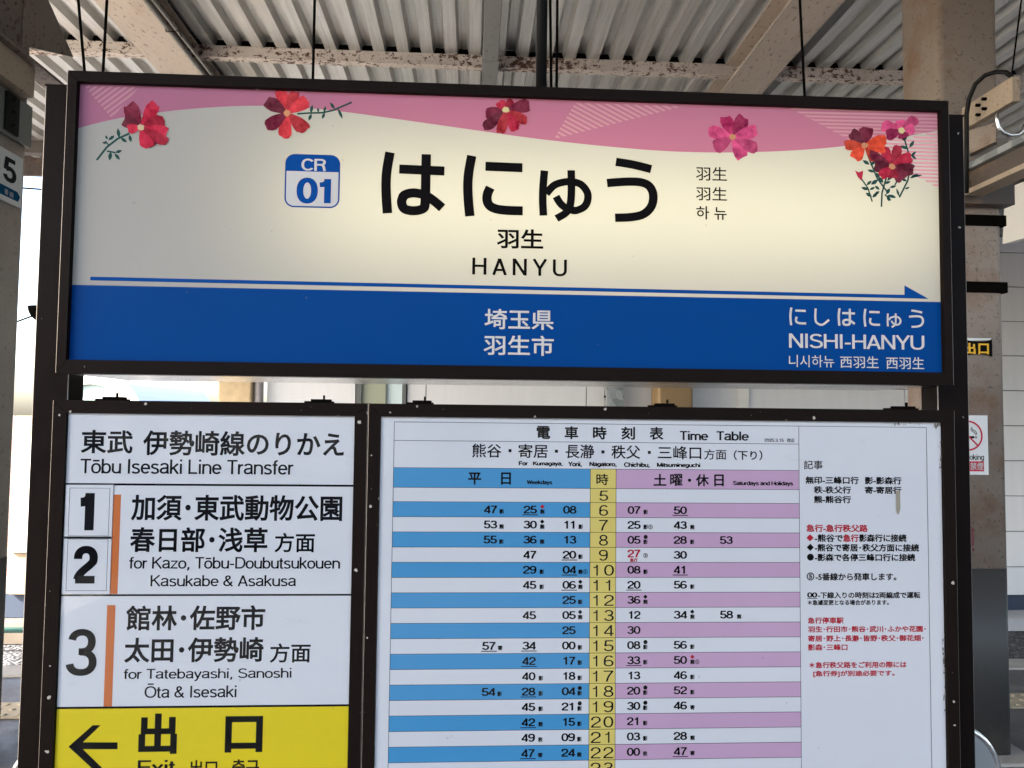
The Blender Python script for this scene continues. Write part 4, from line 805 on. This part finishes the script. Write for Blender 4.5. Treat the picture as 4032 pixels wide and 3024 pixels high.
# ------------------------------------------------------------------ columns
def rbox(mb, x0, x1, y0, y1, z0, z1, r=.035):
    P = rrect(x0, x1, y0, y1, r, 6); mb.prism([(x, y, z0) for x, y in P], (0, 0, z1-z0))
def smooth_by_angle(o):
    o.data.polygons.foreach_set('use_smooth', [abs(p.normal.z) < .5 for p in o.data.polygons])
CR = thing('canopy_column', 'beige rust stained square column with a grey painted foot and black clamp bands', 'column', (2.2, 1.93, 0), 'canopy columns')
b = MB(); rbox(b, 2.05, 2.35, 1.78, 2.08, .84, 4.15); o = b.build('shaft', M['column'], CR); smooth_by_angle(o)
b = MB(); rbox(b, 2.0495, 2.3505, 1.7795, 2.0805, 0.0, .84); o = b.build('painted_foot', M['greyband'], CR); smooth_by_angle(o)
b = MB(); b.box(1.98, 2.42, 1.70, 2.16, -.02, .015); b.build('footing', M['concrete'], CR)
for z0, z1, pad in ((2.408, 2.458, .010), (2.097, 2.147, .010)):
    b = MB(); b.box(2.05-pad, 2.35+pad, 1.78-pad, 2.08+pad, z0, z1); b.build('clamp_band', M['black_steel'], CR, bevel=.002)
b = MB(); b.box(2.02, 2.365, 1.72, 2.10, 2.493, 2.60); b.build('collar', M['darkrust'], CR, bevel=.003)
dr = MB(); rnd = random.Random(5); (dx0, dz0), (dx1, dz1) = CS['drip']
dr.face([(dx0-.012, 1.7785, dz0+.004), (dx0+.002, 1.7785, dz0-.012), (dx0+.014, 1.7785, dz0-.022), (dx0+.004, 1.7785, dz0-.03), (dx0+.010, 1.7785, dz0-.06), (dx0+.006, 1.7785, dz1+.01), (dx0-.004, 1.7785, dz1+.002), (dx0-.006, 1.7785, dz0-.06), (dx0-.014, 1.7785, dz0-.03)])
dr.face([(dx0+.004+.006*math.cos(k), 1.7785, dz1-.008+.009*math.sin(k)) for k in range(6)])
dr.build('paint_drip', mat('dark_red_paint', (.10, .012, .014), .5), CR)
CL = thing('canopy_column', 'beige stained square column carrying the platform number plate, peeling at the top', 'column', (-2.36, 1.93, 0), 'canopy columns')
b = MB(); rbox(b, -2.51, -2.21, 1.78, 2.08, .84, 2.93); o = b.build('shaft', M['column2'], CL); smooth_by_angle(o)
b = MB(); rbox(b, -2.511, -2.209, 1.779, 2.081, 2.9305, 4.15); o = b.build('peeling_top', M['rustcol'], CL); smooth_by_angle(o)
b = MB(); rbox(b, -2.511, -2.209, 1.779, 2.081, 0.0, .84); o = b.build('painted_foot', M['greyband'], CL); smooth_by_angle(o)
b = MB(); b.box(-2.2085, -2.13, .9, 1.975, 2.945, 3.085); o = b.build('cross_arm', M['bracket'], CL, bevel=.003)
b = MB(); b.box(-2.2085, -2.10, .9, 2.35, 3.0855, 3.10); b.build('arm_flange', M['rustcol'], CL)
b = MB(); b.box(-2.2085, -2.19, 1.2, 2.07, 2.742, 2.940); G_ = b.build('gusset_plate', M['gusset'], CL, bevel=.002)
b = MB(); b.box(-2.1895, -2.178, 1.86, 1.955, 2.755, 2.93); b.build('splice_plate', M['dark_plate'], CL, bevel=.002)
for z in (2.79, 2.85, 2.905):
    b = MB(); b.tube([(-2.178, 1.905, z), (-2.162, 1.905, z)], .010, 6); b.build('bolt', M['dark_plate'], CL)
b = MB(); b.prism([(-2.215, 1.99, 3.20), (-2.215, 2.42, 3.36), (-2.215, 1.99, 3.66)], (.012, 0, 0)); b.build('gusset_web', M['rustcol'], CL)
# number plate on the column
NP = thing('platform_number_plate', 'white plate with a black 5 over a blue arrow on the column', 'sign', (-2.2, 1.95, 2.45))
t0, t1 = P5['top']; b0, b1 = P5['bot']; ya, yb = 1.825, t1[0]+.003; zt0 = t1[1]+(t0[1]-t1[1])*.6; zb0 = b1[1]
b = MB(); b.prism([(-2.2085, ya, zb0), (-2.2085, yb, zb0), (-2.2085, yb, zt0), (-2.2085, ya, zt0)], (.008, 0, 0)); b.build('plate', M['sheet'], NP)
xsurf = -2.2000
onx = lambda y, z, l: (xsurf+.0006+l, y, z)
b = MB(); fv = P5['five']; put(b, '5', fv[0][0], fv[1][0]+.003, fv[1][1], fv[2][1], .19, 'l', onx); b.build('plate_number', INK['g'], NP)
b = MB(); a_ = [list(p) for p in P5['ar']]; a_[0][0] = a_[4][0] = ya+.004; b.face([(xsurf+.0004, p[0], p[1]) for p in a_]); b.build('arrow_band', INK['n'], NP)
b = MB(); kk = P5['k']; m_ = (kk[0][0]+kk[1][0])/2
put(b, '番', kk[0][0], m_-.004, kk[1][1]-.002, kk[0][1]+.002, .012, 'j', lambda y, z, l: (xsurf+.0008+l, y, z)); put(b, '線', m_+.004, kk[1][0], kk[1][1]-.004, kk[0][1], .012, 'j', lambda y, z, l: (xsurf+.0008+l, y, z)); b.build('lettering', INK['w'], NP)
# stickers on the other column
EX = thing('exit_sticker', 'black exit sticker with yellow characters wrapped on the column', 'sticker', (2.21, 1.77, 1.80))
(ex0, ez1), (ex1, ez0) = CS['ex']; n = 14; b = MB(); up_, lo_ = [], []
for i in range(n+1):
    t = i/n; x = ex0+(ex1-ex0)*t; bul = .012*(abs(2*t-1))**3
    up_.append((x, 1.772-.006*math.sin(math.pi*t), ez1-.006+bul)); lo_.append((x, 1.772-.006*math.sin(math.pi*t), ez0+.004-bul))
for i in range(n): b.face([lo_[i], lo_[i+1], up_[i+1], up_[i]])
b.build('film', M['stickblk'], EX)
k = CS['k']; b = MB(); fy5 = lambda x, z, l: (x, 1.7645-l, z)
put(b, '口', k[0][0], k[1][0], k[1][1], k[0][1], .03, 'j', fy5); put(b, '出', k[2][0]-.001, k[3][0]+.002, k[3][1], k[2][1], .03, 'j', fy5); b.build('lettering', INK['y'], EX)
b = MB(); b.face([(ex0, 1.779, ez1-.004), (ex1, 1.779, ez1+.002), (ex1+.002, 1.7785, ez1+.010), (ex0, 1.7785, ez1+.010)]); b.build('white_edge', M['sheet'], EX)
NS = thing('no_smoking_sticker', 'white no smoking sticker with a red ring on the column', 'sticker', (2.16, 1.777, 1.26))
cx_, cz_ = CS['cc']; cr_ = CS['cr']; xr_ = CS['ns'][1][0]; zt_, zb_2 = CS['ns'][1][1], CS['ns'][2][1]; xl_ = 2*cx_-xr_
b = MB(); b.box(xl_, xr_, 1.7765, 1.7785, zb_2, zt_); b.build('sheet', M['sheet'], NS)
b = MB(); yq = 1.7755
vs, fs = ribbon(arc(cx_, cz_, cr_-.003, cr_-.003, 0, 360, 40), .0075)
vs, fs = ribbon([(cx_+(cr_-.003)*math.cos(6.28318*i/48), cz_+(cr_-.003)*math.sin(6.28318*i/48)) for i in range(49)], .0075)
b.raw([(v.x, yq, v.y) for v in vs], fs); d = cr_*.70
b.raw([(v.x, yq-.0003, v.y) for v in ribbon([(cx_-d, cz_+d), (cx_+d, cz_-d)], .0070)[0]], [(0, 1, 3, 2)]); 
rb = CS['rb']; b.box(2*cx_-rb[1][0], rb[1][0], yq, yq+.0006, rb[1][1], rb[0][1]); b.build('red_print', M['stickred'], NS)
b = MB(); b.box(cx_-.040, cx_+.030, yq+.0003, yq+.0006, cz_-.012, cz_-.002).box(cx_+.033, cx_+.036, yq+.0003, yq+.0006, cz_-.012, cz_-.002).box(cx_+.039, cx_+.042, yq+.0003, yq+.0006, cz_-.012, cz_-.002)
for o_ in (0, .012):
    q = bez((cx_+.040-o_*.3, cz_+.004), (cx_+.042-o_, cz_+.034-o_), (cx_+.018, cz_+.014), (cx_+.018-o_*.4, cz_+.040-o_*.6), 10)
    vs, fs = ribbon(q, .0035); b.raw([(v.x, yq+.0004, v.y) for v in vs], fs)
b.build('cigarette_mark', INK['k'], NS); b = MB(); ok = CS['ok']; w5 = (ok[1][0]-ok[0][0])
put(b, 'oking', ok[0][0], ok[1][0], ok[1][1]-.008, ok[0][1], .12, 'l', lambda x, z, l: (x, yq-l, z)); b.build('lettering', INK['k'], NS)
b = MB(); m_ = (rb[0][0]+rb[1][0])/2
for ch, a, c in (('禁', rb[0][0]+.002, m_-.001), ('煙', m_+.001, rb[1][0]-.003)): put(b, ch, a, c, rb[1][1]+.005, rb[0][1]-.005, .02, 'j', lambda x, z, l: (x, yq-.0004-l, z))
b.build('lettering', INK['w'], NS)
# arms on the sticker column
BR = thing('channel_bracket', 'rust streaked beige channel bracket bolted high on the sticker column', 'bracket', (2.14, 1.6, 2.83))
b = MB(); b.box(2.12, 2.155, 1.405, 1.72, 2.828, 2.933); b.build('channel', M['bracket'], BR, bevel=.003)
for y, z in ((1.56, 2.905), (1.60, 2.895), (1.56, 2.862), (1.60, 2.852)):
    b = MB(); b.tube([(2.120, y, z), (2.102, y, z)], .007, 6); b.build('bolt', M['black_steel'], BR)
b = MB(); b.prism([(2.11, 1.74, 2.82), (2.19, 1.60, 2.82), (2.19, 1.60, 2.735), (2.11, 1.74, 2.70)], (.03, .03, 0)); b.build('haunch', M['column'], BR)
b = MB(); b.box(2.06, 2.34, 1.72, 1.779, 2.60, 2.80); b.build('seat_plate', M['column'], BR)
b = MB(); P = [(2.052, 1.6, 2.501), (2.057, 1.6, 2.727), (2.059, 1.6, 2.852), (2.057, 1.58, 2.912), (2.066, 1.55, 2.966), (2.09, 1.52, 2.992), (2.106, 1.48, 2.987), (2.12, 1.44, 2.967), (2.132, 1.42, 2.939)]
b.tube(P, .0095, 10); o = b.build('bent_conduit', M['pipe_dark'], smooth=True); tag(o, 'black conduit bent in an arch over the channel bracket', 'conduit')
b = MB(); P = [(2.122, 1.5, 2.824), (2.122, 1.5, 2.79), (2.129, 1.5, 2.758), (2.149, 1.5, 2.734), (2.182, 1.5, 2.723), (2.214, 1.5, 2.727), (2.237, 1.5, 2.748), (2.247, 1.5, 2.772)]
b.tube(P, .008, 10); o = b.build('looped_conduit', M['rimsteel'], smooth=True); tag(o, 'shiny steel conduit looping under the channel bracket', 'conduit')
b = MB(); b.tube([(2.31, 1.49, 2.815), (2.27, 1.49, 2.80)], [.03, .02], 12); o = b.build('cable_gland', M['black_steel'], smooth=True); tag(o, 'black cable gland at the end of the steel loop', 'fitting')
b = MB(); b.tube([(2.105+.026*math.cos(6.2832*i/20), 1.69, 2.70+.030*math.sin(6.2832*i/20)) for i in range(21)], .004, 6); o = b.build('cable_ring', M['conduit']); tag(o, 'small steel ring hanging below the bracket on the column', 'ring')
GA = thing('steel_arm', 'rusty steel arm with a bright galvanised top strip reaching out from the sticker column', 'bracket', (2.12, 1.3, 2.5))
b = MB(); b.box(2.115, 2.20, .6, 1.70, 2.635, 2.665); b.build('top_strip', M['galv'], GA, bevel=.002)
b = MB(); b.box(2.145, 2.175, .6, 1.70, 2.545, 2.6345); b.build('web', M['darkrust'], GA)
b = MB(); b.box(2.110, 2.20, .6, 1.70, 2.522, 2.5445); b.build('bottom_flange', M['bracket'], GA, bevel=.002)
b = MB(); b.tube([(2.13, 1.42, 2.94), (2.20, 1.42, 3.4), (2.33, 1.42, 4.33)], .0035, 6); o = b.build('hanger_rod', M['wire']); tag(o, 'thin dark hanger rod rising from the channel bracket', 'hanger rod', 'hanger rods above the sign')
b = MB(); b.prism([(3.32, 1.4, 2.60), (3.335, 3.10, 2.665), (3.30, 3.02, 3.0), (3.29, 1.4, 2.98)], (.05, 0, 0)); o = b.build('hanging_board', M['whitepaint']); tag(o, 'blank white board hanging beyond the sticker column', 'board')

# ------------------------------------------------------------------ bench behind the stand
BN = thing('platform_bench', 'steel bench with a rounded metal back standing behind the boards', 'bench', (.02, .55, 0))
b = MB(); P = rrect(-1.245, 1.345, .30, .672, .13, 10); b.prism([(x, .50, z) for x, z in P], (0, .012, 0)); b.build('backrest', M['benchsteel'], BN)
b = MB(); P2 = P+[P[0]]; b.tube([(x, .506, z) for x, z in P2], .009, 8, cap=False); b.build('rim', M['rimsteel'], BN, smooth=True)
b = MB(); b.box(-1.2, 1.3, .52, .92, .40, .43); b.build('seat', M['benchsteel'], BN, bevel=.01)
for x in (-1.05, 1.15):
    for y in (.56, .86): b = MB(); b.box(x-.02, x+.02, y-.02, y+.02, 0, .40); b.build('leg', M['rimsteel'], BN)

# ------------------------------------------------------------------ across the track
W = thing('white_building', 'long white panelled building across the track with a dark blue base', 'building', (4.5, 8.5, -.92))
b = MB(); gx = [-2.655, -.683, 1.351, 3.447, 5.53, 7.61, 9.69, 11.77, 13.85]; gz = [-.714+.0, -.350, .107, .565, 1.023, 1.481, 1.942, 2.400, 2.858, 3.316, 3.774, 3.985]
win = (-1.56, -.92)
for a, c in zip(gx, gx[1:]):
    for p, q in zip(gz, gz[1:]):
        segs = [(a, c)]
        if a < win[0] < c: segs = [(a, win[0]), (win[1], c)]
        for s0, s1 in segs: b.box(s0+.006, s1-.006, 7.85, 7.90, p+.006, q-.006)
b.build('wall', M['siding'], W)
b = MB(); b.box(-2.655, -1.56, 7.8785, 9.2, -.9, 4.4).box(-.92, 14, 7.8785, 9.2, -.9, 4.4).box(-1.56, -.92, 8.2, 9.2, -.9, 4.4); b.build('core', M['seam'], W)
b = MB(); b.box(-2.656, 14, 7.844, 7.878, -.92, -.716); b.build('base_band', M['basebl'], W)
b = MB(); b.box(-2.9, 14, 6.96, 9.4, 4.0, 4.10); b.build('eave', M['galv'], W)  # unseen overhang, added and drawn out to keep sun and sky off the wall
b = MB(); b.box(-2.9, 14, 7.6, 9.2, 4.401, 5.4); b.build('upper_wall', M['siding'], W)
WI = MB(); WI.box(-1.548, -1.483, 7.82, 7.93, -.7, 3.9).box(-.978, -.930, 7.82, 7.93, -.7, 3.9).box(-1.186, -1.170, 7.83, 7.92, -.7, 3.9); WI = WI.build('window', M['winframe'], W)
b = MB(); b.box(-1.482, -1.187, 7.86, 7.87, -.7, 3.9); b.build('frosted_pane', M['glassfrost'], WI)
b = MB(); b.box(-1.169, -.979, 7.86, 7.87, -.7, 3.9); b.build('clear_pane', M['glasspale'], WI)  # opaque pane, brightness of the sky behind it put into its colour
b = MB(); b.box(3.297, 3.44, 7.80, 7.849, -.7, 3.98); b.build('pilaster', M['whitepaint'], W)
b = MB(); b.tube([(-2.735, 7.8, -1.0), (-2.735, 7.8, 3.95)], .055, 14); o = b.build('downpipe', M['mauvepipe'], smooth=True); tag(o, 'mauve grey round downpipe at the corner of the white building', 'downpipe')
GP = thing('galvanised_post', 'mottled galvanised steel post against the white wall', 'post', (1.67, 7.75, -.9))
b = MB(); b.box(1.57, 1.78, 7.62, 7.80, -.9, 3.9); b.build('shaft', M['galv'], GP, bevel=.004)
b = MB(); b.tube([(1.55, 7.7, 1.79), (1.80, 7.7, 1.79)], .012, 8); b.build('bolt', M['black_steel'], GP)
FC = thing('wall_column', 'brown rusty round edged column against the white wall', 'column', (2.33, 7.6, -.9))
b = MB(); rbox(b, 2.16, 2.60, 7.40, 7.78, -.9, 3.98, .05); o = b.build('shaft', M['farcol'], FC); smooth_by_angle(o)
# left of the building
LP = thing('cream_pillar', 'sunlit cream pillar left of the white building', 'pillar', (-3.0, 7.8, -1.05))
b = MB(); b.box(-3.20, -2.80, 7.70, 8.05, -1.05, 3.7); b.build('shaft', M['creampaint'], LP, bevel=.02)
b = MB(); b.box(-3.24, -2.76, 7.66, 8.09, 3.7, 3.8); b.build('cap', M['creampaint'], LP)
TW = thing('tiled_wall', 'low brown brick tiled wall beside the track', 'wall', (-8, 7.8, -.9))
b = MB(); b.box(-14, -5.545, 7.72, 7.95, -.64, 1.47); b.build('tiling', M['brick'], TW)
b = MB(); b.box(-14, -4.95, 7.715, 7.955, -.92, -.641); b.build('base_band', M['basebl'], TW)
GPi = thing('gate_pillar', 'brown granular pillar with a bright white panel on its face', 'pillar', (-5.3, 7.7, -.64))
b = MB(); b.box(-5.544, -5.05, 7.66, 8.0, -.64, 1.472); b.build('shaft', M['granite'], GPi, bevel=.006)
b = MB(); b.box(-5.53, -5.10, 7.62, 7.659, -.138, 1.226); b.build('white_panel', M['whitepaint'], GPi, bevel=.004)
b = MB(); b.box(-12, -4.9, 7.1, 7.71, -1.05, -.93); o = b.build('tiled_wall_footing', M['earth']); tag(o, kind='structure')
b = MB(); b.tube([(-12, 6.75, -.80), (-4.6, 6.75, -.80)], .03, 10); o = b.build('green_rail', M['greenpipe'], smooth=True); tag(o, 'green pipe rail running along the tiled wall', 'rail')
SHL = thing('arched_shelter', 'grey arched roof shelter far beyond the track', 'shelter', (-8.4, 16, -1.05))
b = MB(); n = 24
ar_ = lambda r, y: [(-8.2+r*math.cos(math.pi*i/n), y, 1.35+r*math.sin(math.pi*i/n)) for i in range(n+1)]
o1, o2, i1, i2 = ar_(1.12, 14.6), ar_(1.12, 19), ar_(.80, 14.6), ar_(.80, 19)
for i in range(n): b.face([o1[i], o1[i+1], o2[i+1], o2[i]]).face([i1[i], i1[i+1], i2[i+1], i2[i]]).face([o1[i], o1[i+1], i1[i+1], i1[i]])
b.build('roof', M['shelter'], SHL, smooth=False)
b = MB(); P = ar_(.795, 14.7); b.face(P); b.build('end_sheet', M['greenglass'], SHL)
for x in (-9.2, -7.2): b = MB(); b.box(x-.05, x+.05, 15, 15.1, -1.05, 1.35); b.build('leg', M['shelter'], SHL)
for i, (za, zb, y, lab) in enumerate(((5.55, 5.5, 12, 'upper dark overhead wire crossing the bright sky'), (3.05, 3.45, 12, 'lower sagging overhead wire crossing the bright sky'))):
    b = MB(); b.tube([(-16, y, za), (-8.4, y, za), (-7.4, y, zb), (0, y, zb)], .016, 6); o = b.build('overhead_wire', M['wire']); tag(o, lab, 'wire', 'overhead wires')

SD = thing('trackside_shed', 'grey slatted shed beyond the other track, mirrored in the board covers', 'shed', (0, -13.5, -1.05))  # invented shed, placed only to give the board covers a reflection
b = MB(); xs = [-14, -7.4, -6.9, -6.3, -5.2, -4.95, -3.6, -3.35, -1.2, .3, 2.2, 2.6, 5.2, 5.4, 14]
for i in range(0, len(xs)-1, 2): b.box(xs[i], xs[i+1], -13.6, -13.5, -1.05, 2.6)
b.box(-14, 14, -13.6, -13.5, 2.601, 3.4).box(-14, 14, -13.65, -13.45, -1.05, .5); b.build('slats', M['mauvepipe'], SD)
b = MB(); b.box(-14.2, 14.2, -15, -13.2, 3.401, 3.5); b.build('roof', M['galv'], SD)
